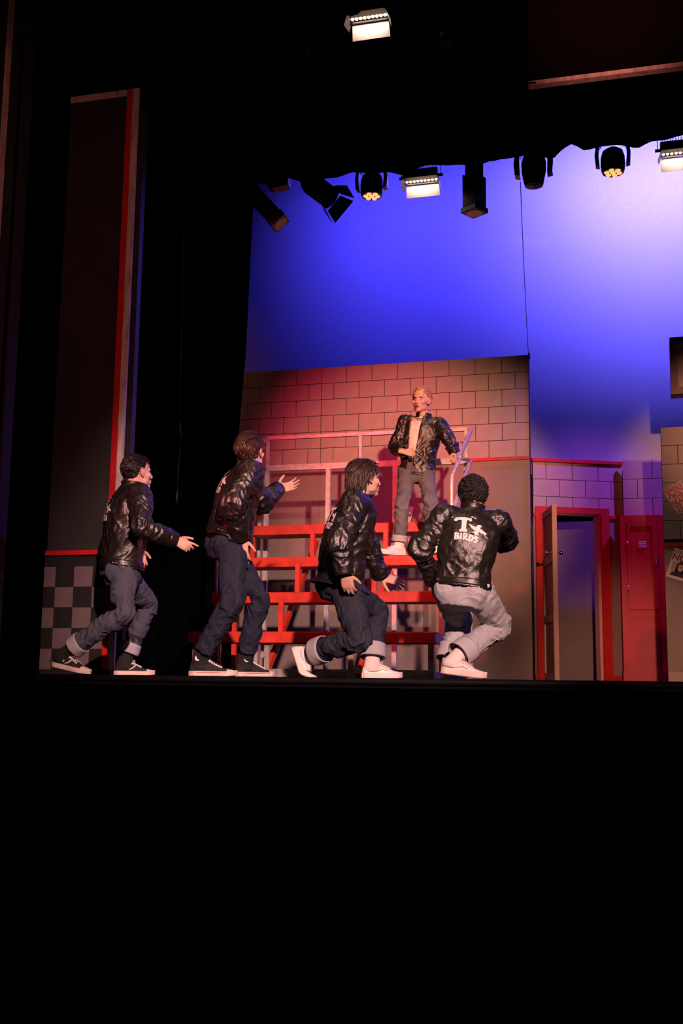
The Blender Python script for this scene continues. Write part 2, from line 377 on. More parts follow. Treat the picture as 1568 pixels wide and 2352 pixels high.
vx0, vz1 = loc(1463.5,1243); vx1, vz0 = loc(1485.5,1259)
v = MB(mlk).box((vx0,0.003,vz0),(vx1,0.009,vz1),0.001).build('vent_plate', ALU, dr); v['label'] = 'bright aluminium louvre plate'
VSL = mat('louvre_lip', (0.8,0.78,0.82), 0.35, 0.4)
for k in range(4):
    z = vz0+0.012+(vz1-vz0-0.024)*k/3
    MB(mlk).bar((vx0+0.018,0.0,z),(vx1-0.018,0.0,z),0.012,0.007,(0,0.5,1)).build('louvre', VSL, dr)
hx0, hz1 = loc(1503.5,1280); hx1, hz0 = loc(1512,1302)
MB(mlk).box((hx0,-0.014,hz0),(hx1,-0.006,hz1),0.002).tube([((hx0+hx1)/2,-0.01,hz1-0.008),((hx0+hx1)/2,-0.035,hz1-0.02),((hx0+hx1)/2,-0.035,hz0+0.02),((hx0+hx1)/2,-0.01,hz0+0.008)],0.006,8).build('handle', CHROME, dr)
for py in (1250,1352):
    zz = loc(1439,py)[1]; MB(mlk).tube([(dx0+0.003,-0.008,zz-0.035),(dx0+0.003,-0.008,zz+0.035)],0.006,8).build('hinge', ALU, t)

# near flat at the right edge of the picture
FY = 10.8; fl = at(1516,982,FY).x; ff = at(1531,1247,FY).z; fw2 = 1.22
mf = flat_local(fl, FY, 0)
t = thing('brick_flat', mf, 'warm brown block-pattern flat with two tilted posters at the right edge', 'wall flat')
zt = 2.44
rowpx = [982,1025,1068,1113,1157,1202,1247]
MB(mf).box((0.002,0.004,ff),(fw2,0.03,zt-0.004)).build('joint_backing', MORTAR, t)
bh_f = (zt-ff-0.03)/6
put_bricks(t, 0.0, fw2, zt, 1, True, bw=fw2+0.01, bh=bh_f)
put_bricks(t, 0.0, fw2, zt-bh_f, 5, True, phase=0.1525, bw=BW, bh=bh_f)
MB(mf).box((0,-0.02,ff-0.038),(fw2,0.004,ff),0.002).build('chair_rail', REDTRIM, t)
MB(mf).box((0,0.0,0.11),(fw2,0.02,ff-0.03)).build('dado_panel', DADO, t)
MB(mf).box((0,-0.006,0.005),(fw2,0.02,0.106),0.001).build('base_board', BRICK, t)
MB(mf).box((0,0.02,0.005),(0.05,0.06,zt-0.002)).box((fw2-0.05,0.02,0.005),(fw2,0.06,zt-0.002)).build('timber_frame', WOOD, t)

def text_obj(name, body, size, m, mtx, parent, off=0.0, depth=0.0006, bold=False):
    c = bpy.data.curves.new(name, 'FONT'); c.body = body; c.size = size; c.align_x = 'CENTER'; c.align_y = 'CENTER'; c.extrude = depth; c.offset = off; c.resolution_u = 4
    o = bpy.data.objects.new(name, c); COL.objects.link(o)
    dg = bpy.context.evaluated_depsgraph_get(); me = bpy.data.meshes.new_from_object(o.evaluated_get(dg)); bpy.data.objects.remove(o)
    me.transform(WM[parent.name].inverted() @ mtx); me.materials.clear(); me.materials.append(m)
    o = bpy.data.objects.new(name, me); COL.objects.link(o); o.parent = parent; WM[o.name] = WM[parent.name]
    return o
def poster_frame(tl, tr, bl, Y):
    a, b, c = at(*tl, Y), at(*tr, Y), at(*bl, Y)
    x = (b-a); W = x.length; x.normalize(); z = (a-c); z = z - x*z.dot(x); H = z.length; z.normalize()
    # local X along the top, local Y up the sheet, local Z out of the wall
    ctr = a + x*W/2 - z*H/2
    return frame(ctr, x, z, x.cross(z)), W, H
# poster 1
mp, W, H = poster_frame((1520.5,1126.5),(1563,1103),(1553,1186), FY-0.012)
t = thing('poster', mp, 'tilted pale poster with red lettering about joining the track team', 'poster')
MB(mp).box((-W/2,-H/2,-0.001),(W/2,H/2,0.0)).build('sheet', PAPER, t)
for s in (1,-1):
    for k in range(3):
        y = s*(H/2-0.012-0.012*k); MB(mp).box((-W/2+0.006,y-0.003,0.0),(W/2-0.006,y+0.003,0.0008)).build('stripe', REDINK, t)
for body, y, sz, outl in (('JOIN',0.073,0.075,True),('THE',0.02,0.058,False),('TRACK',-0.03,0.06,True),('TEAM',-0.08,0.06,False)):
    mm = mp @ Matrix.Translation((0,y,0.0012))
    text_obj('lettering', body, sz, REDINK, mm, t, off=0.0026 if outl else 0.0018)
    if outl: text_obj('lettering_fill', body, sz, PAPER, mp @ Matrix.Translation((0,y,0.002)), t, off=-0.0024)
# poster 2
mp, W, H = poster_frame((1549,1258),(1549+62,1258+18.5),(1527,1323), FY-0.014)
t = thing('poster', mp, 'cream campaign poster with a dark-haired portrait photo, tilted to the right', 'poster')
MB(mp).box((-W/2,-H/2,-0.001),(W/2,H/2,0.0)).build('sheet', PAPER, t)
text_obj('lettering', 'VOTE FOR', 0.036, REDINK, mp @ Matrix.Translation((-0.06,H/2-0.03,0.0012)), t, off=0.0006)
text_obj('lettering', 'NO', 0.085, BROWNINK, mp @ Matrix.Translation((-0.055,H/2-0.085,0.0012)), t, off=0.002)
PHBG = mat('portrait_background', (0.5,0.33,0.27), 0.7); PHSK = mat('portrait_skin_print', (0.6,0.4,0.32), 0.7)
ph = MB(mp).box((-0.105,-H/2+0.025,0.0),(0.09,H/2-0.125,0.0008)).build('portrait_print', PHBG, t)
def disc(m, cx, cy, rx, ry, z, n=20): return MB(m).add([(cx+rx*math.cos(2*math.pi*k/n), cy+ry*math.sin(2*math.pi*k/n), z) for k in range(n)], [tuple(range(n))])
cx = -0.02; cy = -0.03
disc(mp,cx,cy+0.005,0.042,0.058,0.0011).add([(cx-0.046,cy-0.06,0.0011),(cx+0.046,cy-0.06,0.0011),(cx+0.042,cy,0.0011),(cx-0.042,cy,0.0011)],[(0,1,2,3)]).build('hair_print', BLACKINK, ph)
disc(mp,cx,cy,0.027,0.036,0.0016).build('face_print', PHSK, ph)
MB(mp).add([(-0.1,-H/2+0.028,0.0013),(0.07,-H/2+0.028,0.0013),(0.045,-0.075,0.0013),(-0.02,-0.062,0.0013),(-0.075,-0.078,0.0013)],[(0,1,2,3,4)]).build('sweater_print', BLACKINK, ph)
disc(mp,cx,cy-0.017,0.013,0.005,0.002,10).build('smile_print', PAPER, ph)
for s in (-1,1): disc(mp,cx+s*0.011,cy+0.006,0.005,0.003,0.002,8).build('eye_print', BLACKINK, ph)
# small papers taped on the wall behind the bleachers
def card(tl, tr, bl, Y, label, strokes, inks):
    mp, W, H = poster_frame(tl, tr, bl, Y); t = thing('paper_sign', mp, label, 'sign')
    MB(mp).box((-W/2,-H/2,-0.001),(W/2,H/2,0.0)).build('sheet', PAPER, t)
    for pts, ink, r in strokes: MB(mp).tube([(x*W/2,y*H/2,0.0005) for x, y in pts], r, 6).build('pen_stroke', ink, t)
card((930,1160),(951,1165),(930,1210), WY-0.02, 'white paper sign with black handwriting seen between the standing man and the bleachers',
   [([(-0.2,0.1),(0.1,0.6),(0.15,0.3),(0,-0.1),(0.2,0.0),(0.3,0.25),(0.45,0.2)], BLACKINK, 0.005), ([(0.45,0.2),(0.5,0.0),(0.62,0.05),(0.75,0.3),(0.6,0.32),(0.78,0.05),(0.85,0.1)], BLACKINK, 0.005), ([(0.0,-0.5),(0.3,-0.4),(0.2,-0.6),(0.6,-0.7),(0.8,-0.6)], BLACKINK, 0.003)], None)
card((937,1236),(958,1238),(941,1278), WY-0.02, 'paper sign with a yellow and black drawing, lower down behind the bleachers',
   [([(0.2,0.9),(0.5,0.5),(0.8,0.3)], YELINK, 0.012), ([(0.1,0.9),(0.4,0.4),(0.8,0.2)], BLACKINK, 0.005), ([(-0.5,0.0),(-0.2,-0.5),(0.1,-0.9)], PHBG, 0.004)], None)
card((869,1262),(889,1262),(869,1276), WY-0.02, 'pink paper scrap low behind the second bench, beside the white trainer', [([(-0.8,-0.3),(0.0,-0.2),(0.8,-0.35)], REDINK, 0.008)], None)
card((868,1300),(900,1299),(871,1330), WY-0.02, 'pink paper sign with red marks under the third bench', [([(-0.8,0.3),(0.6,0.5),(0.7,-0.6)], REDINK, 0.008), ([(-0.5,-0.8),(0.1,0.3)], REDINK, 0.006)], None)
card((1129,1257),(1147,1258),(1129,1266), WY-0.02, 'small white paper tag stuck on the plain wall right of the bleachers', [], None)

# hanging tan box frame at the far right edge
BYY = 11.5; a = at(1537,775,BYY); b = at(1541,905,BYY); bw_ = 0.8
mbx = flat_local(a.x, BYY, 0); z0, z1 = b.z, a.z
t = thing('hanging_box', mbx, 'tan box frame with a pale recessed panel, hanging at the right edge', 'box')
fwid = 0.072
for nm, lo, hi in (('side',(0,0,z0),(fwid,0.2,z1)),('side',(bw_-fwid,0,z0),(bw_,0.2,z1)),('rail',(fwid,0,z0),(bw_-fwid,0.2,z0+fwid)),('rail',(fwid,0,z1-fwid),(bw_-fwid,0.2,z1))):
    MB(mbx).box(lo, hi).build('frame_'+nm, TAN, t)
MB(mbx).box((fwid,0.15,z0+fwid),(bw_-fwid,0.16,z1-fwid)).build('back_panel', PINKP, t)
for x in (0.3, 0.65): MB(mbx).tube([(x,0.1,z1),(x,0.1,7.5)],0.003,6).build('hanging_wire', CABLE, t)

# ------------------------------------------------------------------ wing flats at the left
WYF = 7.62
def wx(px, py): return at(px, py, WYF)
wl = wx(108,1272).x; wr0 = wx(233,1538).x; wr1 = wx(246.5,1538).x; we0 = wx(247.5,1538).x; we1 = wx(262,1538).x
wtop = wx(300,205).z; wzr = wx(160,1270).z
mw = flat_local(wl, WYF, 0)
t = thing('wing_flat', mw, 'tall dark grey wing flat with red stripe and checkerboard foot', 'wall flat')
q = lambda x: x-wl
MB(mw).box((0,0.0,wzr),(q(wr0),0.03,wtop-0.04)).build('panel', PANEL, t)
MB(mw).box((-0.005,-0.02,wzr-0.018),(q(wr0)-0.01,0.0,wzr+0.018)).build('bottom_rail', REDTRIM, t)
MB(mw).box((0,-0.012,wtop-0.06),(q(wr0)-0.005,0.03,wtop-0.005)).build('top_rail', EDGE, t)
MB(mw).box((q(wr0),-0.006,0.045),(q(wr1),0.03,wtop)).build('stripe', REDTRIM, t)
MB(mw).box((q(we0),-0.008,0.045),(q(we1),0.012,wtop)).build('edge_trim', EDGE, t)
MB(mw).box((q(wr0),0.03,0.0),(q(we1)-0.05,0.14,wtop-0.1)).build('timber_back', RETURN, t)
MB(mw).box((q(we1)-0.06,0.14,0.02),(q(we1)-0.012,0.21,wtop-0.12)).build('return_board', RETURN, t)
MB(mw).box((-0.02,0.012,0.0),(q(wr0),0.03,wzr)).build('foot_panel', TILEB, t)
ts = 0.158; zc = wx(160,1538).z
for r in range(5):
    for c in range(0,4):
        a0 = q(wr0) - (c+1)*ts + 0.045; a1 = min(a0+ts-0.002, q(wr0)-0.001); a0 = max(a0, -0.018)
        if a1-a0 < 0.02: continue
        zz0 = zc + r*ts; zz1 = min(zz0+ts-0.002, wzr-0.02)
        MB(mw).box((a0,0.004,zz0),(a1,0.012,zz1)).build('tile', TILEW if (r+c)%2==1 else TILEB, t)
MB(mw).tube([(q(wr0)+0.005,0.06,wtop),(q(wr0)+0.005,0.06,wtop+0.05)],0.012,8).tube([(q(wr0)+0.005,0.06,wtop+0.05),(q(wr0)+0.0,0.06,8.3)],0.002,5).build('hanging_hook', CABLE, t)
# nearer wing flat cut by the left edge of the picture
NY = 6.75; e1 = at(29,0,NY); e2 = at(38,40,NY)
mn = flat_local(e1.x, NY, 0)
t = thing('wing_flat', mn, 'dark wing flat with a thin pale edge at the far left', 'wall flat')
MB(mn).box((-1.0,0,0.03),(-0.03,0.03,5.2)).build('panel', PANEL, t)
MB(mn).box((-0.03,-0.004,0.03),(-0.018,0.06,5.2)).build('edge_strip', EDGE, t)
MB(mn).box((0.0,0.2,0.0),(0.02,0.32,5.2)).build('return_board', RETURN, t)
MB(mn).box((-1.0,0.03,0.0),(-0.94,0.2,5.2)).box((-0.09,0.03,0.0),(-0.03,0.2,5.2)).box((-0.09,0.16,0.03),(0.02,0.2,0.2)).box((-0.09,0.16,4.9),(0.02,0.2,5.1)).build('timber_back', PANEL, t)

# header panel, upper right
HY = 7.2; h0 = at(1213.5,201,HY)
mh = flat_local(h0.x, HY, 0)
t = thing('header_panel', mh, 'dark maroon header panel with a thin lit bottom edge, hanging upper right', 'panel')
HDR = mat('header_maroon_black', (0.0025,0.0014,0.0014), 0.9, spec=0.05)
MB(mh).box((0,0,h0.z+0.03),(4.6,0.03,h0.z+1.4)).build('panel', HDR, t)
MB(mh).box((0,-0.03,h0.z),(4.6,0.03,h0.z+0.03)).build('bottom_batten', EDGE, t)
MB(mh).box((-0.0,-0.034,h0.z+0.006),(0.055,-0.03,h0.z+0.02)).build('end_clip', CABLE, t)
MB(mh).tube([(0.4,0.02,h0.z+1.4),(0.4,0.02,8.5)],0.004,6).tube([(4.0,0.02,h0.z+1.4),(4.0,0.02,8.5)],0.004,6).build('hanging_wire', CABLE, t)

# ------------------------------------------------------------------ bleachers
BX0, BX1 = -3.6, -1.535
rows = [(8.6,0.37),(9.05,0.73),(9.5,1.09),(9.95,1.45)]
t = thing('bleachers', (-2.57,9.2,0), 'four-row bleachers with red wooden benches on a grey steel frame', 'bleachers')
for i, (y, z) in enumerate(rows):
    e = 0.0 if i else 0.02
    b = MB().box((BX0-e,y,z-0.088),(BX1,y+0.30,z-0.001),0.003).build('bench', REDWOOD, t)
    MB().box((BX0-e,y+0.012,z-0.001),(BX1,y+0.30,z+0.004),0.001).build('seat_board', REDWOOD, b)
    if i: MB().box((BX0,y-0.13,z-0.36-0.05),(BX1,y-0.01,z-0.36-0.012)).build('foot_board', STEEL, t)
# right end caps in painted steel
for i, (y, z) in enumerate(rows[:1]): MB().box((BX1,y+0.02,z-0.085),(BX1+0.012,y+0.40,z-0.01)).build('end_plate', RAILM, t)
# uprights between the rows
for x in (-2.89, -2.19):
    for i in range(3):
        MB().box((x-0.02,rows[i][0]+0.24,rows[i][1]),(x+0.02,rows[i][0]+0.28,rows[i+1][1]-0.088)).build('upright', REDWOOD, t)
for x in (BX0+0.03, BX1-0.03):
    for i in range(3): MB().box((x-0.02,rows[i+1][0]+0.05,0.03),(x+0.02,rows[i+1][0]+0.09,rows[i+1][1]-0.088)).build('side_leg', RAILM if x > -2 else REDWOOD, t)
for x in (-2.95, -2.16):
    MB().bar((x,8.66,0.02),(x,10.1,1.30),0.035,0.06).build('stringer', REDWOOD, t)
# grey steel base
for x in (BX0+0.02, at(614,1500,8.68).x, at(806,1500,8.68).x, at(990,1500,8.68).x):
    MB().box((x-0.022,8.66,0.0),(x+0.022,8.68,0.282)).box((x-0.022,8.68,0.0),(x-0.016,8.71,0.282)).build('base_post', STEEL, t)
MB().box((BX0+0.02,8.655,0.0),(BX1-0.01,8.70,0.072),0.002).build('base_rail', STEEL, t)
MB().box((BX1-0.06,8.70,0.0),(BX1-0.02,10.3,0.06)).build('base_rail', STEEL, t)
MB().box((BX0+0.02,8.70,0.0),(BX0+0.06,10.3,0.06)).build('base_rail', STEEL, t)
MB().box((BX0+0.06,10.25,0.0),(BX1-0.06,10.3,0.06)).build('base_rail', STEEL, t)
# back guard rail
RY = 10.45; zt_, zm_ = 2.43, 2.115
MB().bar((BX0,RY,zt_),(BX1+0.0,RY,zt_),0.04,0.035).build('top_rail', RAILM, t)
MB().bar((BX0,RY,zm_),(BX1,RY,zm_),0.045,0.06).build('mid_rail', RAILM, t)
MB().bar((BX0,RY,1.42),(BX1,RY,1.42),0.045,0.05).build('lower_rail', STEEL, t)
for x in (BX0+0.012, -2.94, -2.255, BX1-0.012):
    MB().bar((x,RY,0.0),(x,RY,zm_-0.03),0.045,0.045,(0,1,0)).build('back_post', RAILM, t)
for x in (BX0+0.012, -2.61, BX1-0.012):
    MB().bar((x,RY,zm_+0.03),(x,RY,zt_-0.017),0.03,0.03,(0,1,0)).build('rail_post', RAILM, t)
# side handrails: bent tube in front, sloping rails behind
XR = BX1+0.03; XL = BX0-0.05
def bend(pts, n=6):
    out = []
    P = [Vector(p) for p in pts]
    for i, p in enumerate(P):
        if i in (0, len(P)-1): out.append(p); continue
        a = (P[i-1]-p).normalized(); b = (P[i+1]-p).normalized(); rr = 0.07
        for k in range(n+1):
            s = k/n; out.append((p+a*rr)*(1-s)**2 + p*2*s*(1-s) + (p+b*rr)*s*s)
    return out
for X, nm in ((XR,'right'),(XL,'left')):
    MB().tube(bend([(X,9.28,0.35),(X,9.28,1.74),(X,9.75,2.0),(X,10.3,2.09)]),0.017,10).build('hand_rail', RAILM, t)
    MB().bar((X,10.45,2.10),(X,9.40,1.46),0.03,0.045).build('slope_rail', RAILM, t)
    MB().bar((X,10.5,2.43),(X,9.75,2.01),0.028,0.035).build('slope_rail', RAILM, t)
    for y, z in ((9.4,0.55),(10.42,1.55)): MB().bar((X,y,0.02),(X,y,z),0.03,0.03,(0,1,0)).build('side_post', RAILM, t)

# ------------------------------------------------------------------ cables
o = MB().tube([tuple(at(x,y,Y)) for x, y, Y in ((1195,418,9.0),(1197,480,9.4),(1203,620,10.4),(1209,740,11.4),(1213,815,12.0))],0.004,6).build('hanging_cable', CABLE); tag(o, 'thin black cable running from a stage light down to the wall corner', 'cable')
o = MB().box((-1.083,12.08,3.60),(-1.065,12.13,3.66)).tube([(-1.076,12.09,3.60),(-1.074,12.09,0.02)],0.005,6).build('corner_cable', CABLE); tag(o, 'black cable and clip down the right corner of the block wall', 'cable')
o = MB().tube([tuple(at(x,y,9.0)) for x, y in ((424,200),(420,600),(414,900),(412,964))],0.003,6).tube([tuple(at(x,y,9.0)) for x, y in ((412,964),(413,985),(416,1000))],0.009,8).tube([tuple(at(x,y,9.0)) for x, y in ((416,1000),(409,1080),(407,1125))],0.003,6).tube([tuple(at(x,y,9.0)) for x, y in ((407,1125),(405,1155))],0.010,8).build('plug_cable', CABLE); tag(o, 'dangling cord with small plugs in the dark wings', 'cord')
# ------------------------------------------------------------------ stage lighting fixtures
EYD = 9.0; PZ = 4.78
o = MB().tube([(-6,EYD,PZ),(4.5,EYD,PZ)],0.024,12).build('lighting_pipe', FIX); tag(o, 'black lighting pipe hidden behind the scalloped border', 'pipe')
o = MB().tube([(-3.6,6.85,4.95),(4.5,6.85,4.95)],0.024,12).build('lighting_pipe', FIX); tag(o, 'black lighting pipe at the very top, nearest the audience', 'pipe')
def clampm(mb, x, y, z0, zp):
    mb.cbox((x,y,zp-0.01),(0.05,0.07,0.07),0.008); mb.tube([(x,y,zp-0.03),(x,y,z0)],0.012,8)
def axis_frame(o, d, side=(1,0,0)):            # local -Z along d
    z = -Vector(d).normalized(); x = Vector(side); x = (x - z*x.dot(z)).normalized(); y = z.cross(x)
    return frame(o, x, y, z)
def moving_wash(px, py, label):
    c = at(px, py, EYD); m = frame(c, (1,0,0), (0,1,0), (0,0,1))      # c: centre of the lens face
    t = thing('moving_head_light', m, label, 'stage light', 'small moving heads with seven amber lenses')
    h = MB(m).lathe([(0.085,0.0),(0.097,0.012),(0.102,0.06),(0.1,0.13),(0.085,0.18),(0.05,0.205),(0.01,0.21)],28).build('head', FIXG, t)
    MB(m).lathe([(0.084,-0.006),(0.09,-0.006),(0.09,0.004),(0.084,0.004)],28).build('lens_ring', FIX, h)
    for k in range(7):
        a = 2*math.pi*k/6 + 0.3; r = 0.054 if k < 6 else 0.0
        lm = m @ Matrix.Translation((r*math.cos(a), r*math.sin(a), -0.008))
        MB(lm).lathe([(0.004,-0.012),(0.015,-0.010),(0.022,-0.003),(0.024,0.012)],14).build('lens', LED, h)
    y = MB(m)
    for s in (-1,1):
        y.prism([(s*0.108,0.05),(s*0.142,0.06),(s*0.148,0.15),(s*0.135,0.25),(s*0.09,0.285),(s*0.09,0.25),(s*0.112,0.22),(s*0.115,0.14)], 0.07)
    for i in range(len(y.v)): y.v[i] = y.v[i] + Vector((0,-0.035,0))
    y.cbox((0,0,0.272),(0.2,0.09,0.03),0.008); y.build('yoke', FIXG, t)
    b = MB(m); b.cbox((0,0,0.33),(0.2,0.15,0.09),0.012); clampm(b,0,0,0.37,PZ-c.z); b.build('base', FIX, t)
    return t
moving_wash(853.5,449,'moving head light with glowing amber lenses, left of the bright batten')
moving_wash(1407.5,395,'moving head light with glowing amber lenses, near the right edge')
# larger moving head without visible glow
c = at(1226,428,EYD); m = frame(c, (1,0,0), (0,1,0), (0,0,1))
t = thing('moving_head_light', m, 'large dark moving head light with an unlit lens, near the thin cable', 'stage light')
h = MB(m).lathe([(0.06,0.0),(0.078,0.005),(0.09,0.05),(0.105,0.13),(0.107,0.21),(0.09,0.27),(0.05,0.31),(0.01,0.32)],26).build('head', FIXG, t)
MB(m).lathe([(0.005,-0.004),(0.04,-0.006),(0.056,0.002)],22).build('lens', LENS, h)
y = MB(m)
for s in (-1,1): y.prism([(s*0.115,0.09),(s*0.16,0.10),(s*0.168,0.2),(s*0.155,0.31),(s*0.1,0.36),(s*0.09,0.32),(s*0.12,0.27)],0.09)
for i in range(len(y.v)): y.v[i] = y.v[i] + Vector((0,-0.045,0))
y.cbox((0,0,0.345),(0.24,0.12,0.03),0.01); y.build('yoke', FIXG, t)
b = MB(m); b.cbox((0,0,0.4),(0.26,0.2,0.09),0.012); clampm(b,0,0,0.44,PZ-c.z); b.build('base', FIX, t)

def led_batten(px, py, Y, zp, label, width=0.30, watts=10, sign=1, wrap=False, nled=9):
    c = at(px, py, Y); m = frame(c, (1,0,0), (0,1,0), (0,0,1))        # c: left end of the flap hinge
    t = thing('led_batten_light', m, label, 'stage light')
    W = width
    h = MB(m).box((-0.01,-0.13,0.0),(W+0.01,0.0,0.075),0.004)
    hb = h.build('housing', FIX, t)
    for k in range(14): MB(m).box((W*(k+0.3)/14,-0.12,0.075),(W*(k+0.3)/14+0.004,-0.01,0.11)).build('cooling_fin', FIX, t)
    for k in range(nled):
        lm = m @ Matrix.Translation((W*(k+0.5)/nled, -0.05, -0.001))
        MB(lm).lathe([(0.003,-0.012),(0.010,-0.009),(0.0135,0.0)],12).build('led', LEDW, hb)
    MB(m).bar((0,-0.02,-0.012),(W,-0.02,-0.012),0.012,0.012).build('hinge_bar', FIX, t)
    f = MB(m).add([(0,0.0,-0.012),(W,0.0,-0.012),(W+0.005,0.035,-0.115),(-0.005,0.035,-0.115),(0,0.003,-0.012),(W,0.003,-0.012),(W+0.005,0.038,-0.115),(-0.005,0.038,-0.115)],
        [(0,1,2,3),(7,6,5,4),(0,4,5,1),(1,5,6,2),(2,6,7,3),(3,7,4,0)]).build('barn_door', FLAP, t); f['label'] = 'brightly lit barn door flap'
    for s, x in ((-1,0.0),(1,W)):
        MB(m).add([(x,-0.13,0.0),(x,-0.01,0.0),(x+s*0.02,0.0,-0.07),(x+s*0.035,-0.10,-0.07)],[(0,1,2,3)]).build('side_door', FIX, t)
    y = MB(m)
    for x in (-0.03,W+0.03): y.bar((x,-0.06,0.03),(x,-0.06,0.2),0.006,0.03,(0,1,0)); y.tube([(x-0.02,-0.06,0.03),(x+0.02,-0.06,0.03)],0.014,8)
    y.bar((-0.03,-0.06,0.2),(W+0.03,-0.06,0.2),0.006,0.03); clampm(y,W/2,-0.06,0.2,zp-c.z); y.build('yoke', FIX, t)
    if wrap:
        MB(m).add([(-0.03,-0.14,-0.02),(0.03,-0.14,-0.035),(0.075,-0.14,-0.03),(0.13,-0.14,0.02),(W+0.02,-0.14,0.03),(W+0.02,-0.138,0.13),(-0.03,-0.138,0.13)],[(0,1,2,3,4,5,6)]).build('black_wrap', MATTE, t)
    l = bpy.data.lights.new('batten_glow', 'AREA'); l.shape = 'RECTANGLE'; l.size = W*0.9; l.size_y = 0.025; l.color = (1,0.74,0.6); l.energy = watts
    lo = bpy.data.objects.new('batten_glow', l); COL.objects.link(lo); lo.parent = t
    lo.location = (W/2,-0.05,-0.014); lo.rotation_euler = (R(18),0,0)
    s2 = bpy.data.lights.new('batten_beam', 'SPOT'); s2.color = (1,0.66,0.52); s2.energy = watts*45; s2.spot_size = R(75); s2.spot_blend = 0.8; s2.shadow_soft_size = 0.1
    so = bpy.data.objects.new('batten_beam', s2); COL.objects.link(so); so.parent = t; so.location = (W/2,-0.06,-0.13); so.rotation_euler = (R(10),0,0)
    return t
led_batten(933,424,EYD,PZ,'bright LED batten light with lit barn door, right of the first amber moving head', 0.29, 1.0)
led_batten(1518,361,EYD,PZ,'bright LED batten light cut by the right edge of the picture', 0.30, 1.0)
led_batten(809,54,6.85,4.95,'bright LED batten light with black wrap at the very top', 0.26, 1.0, wrap=True)

# square-bodied profile lantern pointing straight down
c = at(1089,490,EYD); m = frame(c, (math.cos(R(-32)),math.sin(R(-32)),0), (-math.sin(R(-32)),math.cos(R(-32)),0), (0,0,1))
t = thing('profile_light', m, 'square black profile lantern pointing straight down beside the large moving head', 'stage light')
MB(m).box((-0.075,-0.075,0.05),(0.075,0.075,0.33),0.006).build('body', FIXG, t)
MB(m).box((-0.085,-0.085,0.0),(0.085,0.085,0.045),0.003).build('colour_frame', FIX, t)
MB(m).lathe([(0.07,-0.003),(0.072,0.003)],24).build('lens', LENS, t)
MB(m).box((-0.06,-0.06,0.33),(0.06,0.06,0.50),0.01).build('lamp_house', FIX, t)
y = MB(m)
for s in (-1,1): y.bar((s*0.085,0,0.24),(s*0.085,0,0.56),0.006,0.035,(0,1,0))
y.bar((-0.085,0,0.56),(0.085,0,0.56),0.006,0.035); clampm(y,0,0,0.56,PZ-c.z); y.build('yoke', FIX, t)
MB(m).tube([(-0.088,0,0.36),(-0.12,0,0.36)],0.008,8).tube([(-0.12,0,0.335),(-0.12,0,0.39)],0.012,8).build('tilt_knob', FIX, t)

# angled lantern at the far left of the pipe
a = at(584,448,EYD); b = at(643,512,EYD); m = axis_frame(a, b-a, (0,1,0)); L = (b-a).length
t = thing('profile_light', m, 'black profile lantern tilted down to the right at the left end', 'stage light')
MB(m).box((-0.075,-0.075,-L),(0.075,0.075,0.06),0.012).build('body', FIX, t)
MB(m).box((-0.085,-0.085,-L-0.01),(0.085,0.085,-L+0.06),0.004).build('colour_frame', FIX, t)
MB(m).lathe([(0.07,-L-0.012),(0.07,-L-0.008)],20).build('lens', LENS, t)
MB(m).lathe([(0.06,0.06),(0.06,0.16),(0.03,0.2)],16).build('lamp_house', FIX, t)
y = MB(); y.bar((a.x+0.0,EYD-0.1,a.z),(a.x,EYD-0.1,PZ-0.08),0.03,0.008); y.bar((a.x,EYD+0.1,a.z),(a.x,EYD+0.1,PZ-0.08),0.03,0.008); y.bar((a.x,EYD-0.1,PZ-0.08),(a.x,EYD+0.1,PZ-0.08),0.03,0.008); clampm(y,a.x,EYD,PZ-0.08,PZ); y.build('yoke', FIX, t)
# fresnel with barn doors
a = at(712,420,EYD); b = at(760,456,EYD); m = axis_frame(a, b-a, (0,1,0)); L = (b-a).length
t = thing('fresnel_light', m, 'black fresnel lantern with flared barn doors, left of the first amber head', 'stage light')
MB(m).lathe([(0.1,-L),(0.1,-0.02),(0.085,0.03),(0.05,0.08)],20).build('body', FIX, t)
MB(m).lathe([(0.09,-L-0.004),(0.09,-L+0.002)],20).build('lens', LENS, t)
for k in range(4):
    q = m @ Matrix.Rotation(R(90*k), 4, 'Z')
    MB(q).add([(-0.09,0.1,-L),(0.09,0.1,-L),(0.13,0.15,-L-0.11),(-0.13,0.15,-L-0.11),(-0.09,0.104,-L),(0.09,0.104,-L),(0.13,0.154,-L-0.11),(-0.13,0.154,-L-0.11)],[(0,1,2,3),(7,6,5,4),(0,4,5,1),(1,5,6,2),(2,6,7,3),(3,7,4,0)]).build('barn_door', FIX, t)
y = MB(); y.bar((a.x+0.02,EYD-0.12,a.z-0.02),(a.x+0.02,EYD-0.12,PZ-0.08),0.03,0.008); y.bar((a.x+0.02,EYD+0.12,a.z-0.02),(a.x+0.02,EYD+0.12,PZ-0.08),0.03,0.008); y.bar((a.x+0.02,EYD-0.12,PZ-0.08),(a.x+0.02,EYD+0.12,PZ-0.08),0.03,0.008); clampm(y,a.x+0.02,EYD,PZ-0.08,PZ); y.build('yoke', FIX, t)
# square ballast box on the pipe
c = at(637,424,EYD); m = frame(c, (1,0,0), (0,1,0), (0,0,1))
t = thing('ballast_box', m, 'small black junction box on the pipe between the two left lanterns', 'box')
MB(m).prism([(-0.1,-0.01),(-0.055,-0.03),(0.1,-0.01),(0.1,0.1),(-0.1,0.1)],0.1).build('case', FIX, t)
y = MB(m); clampm(y,0,0.05,0.1,PZ-c.z); y.build('bracket', FIX, t)
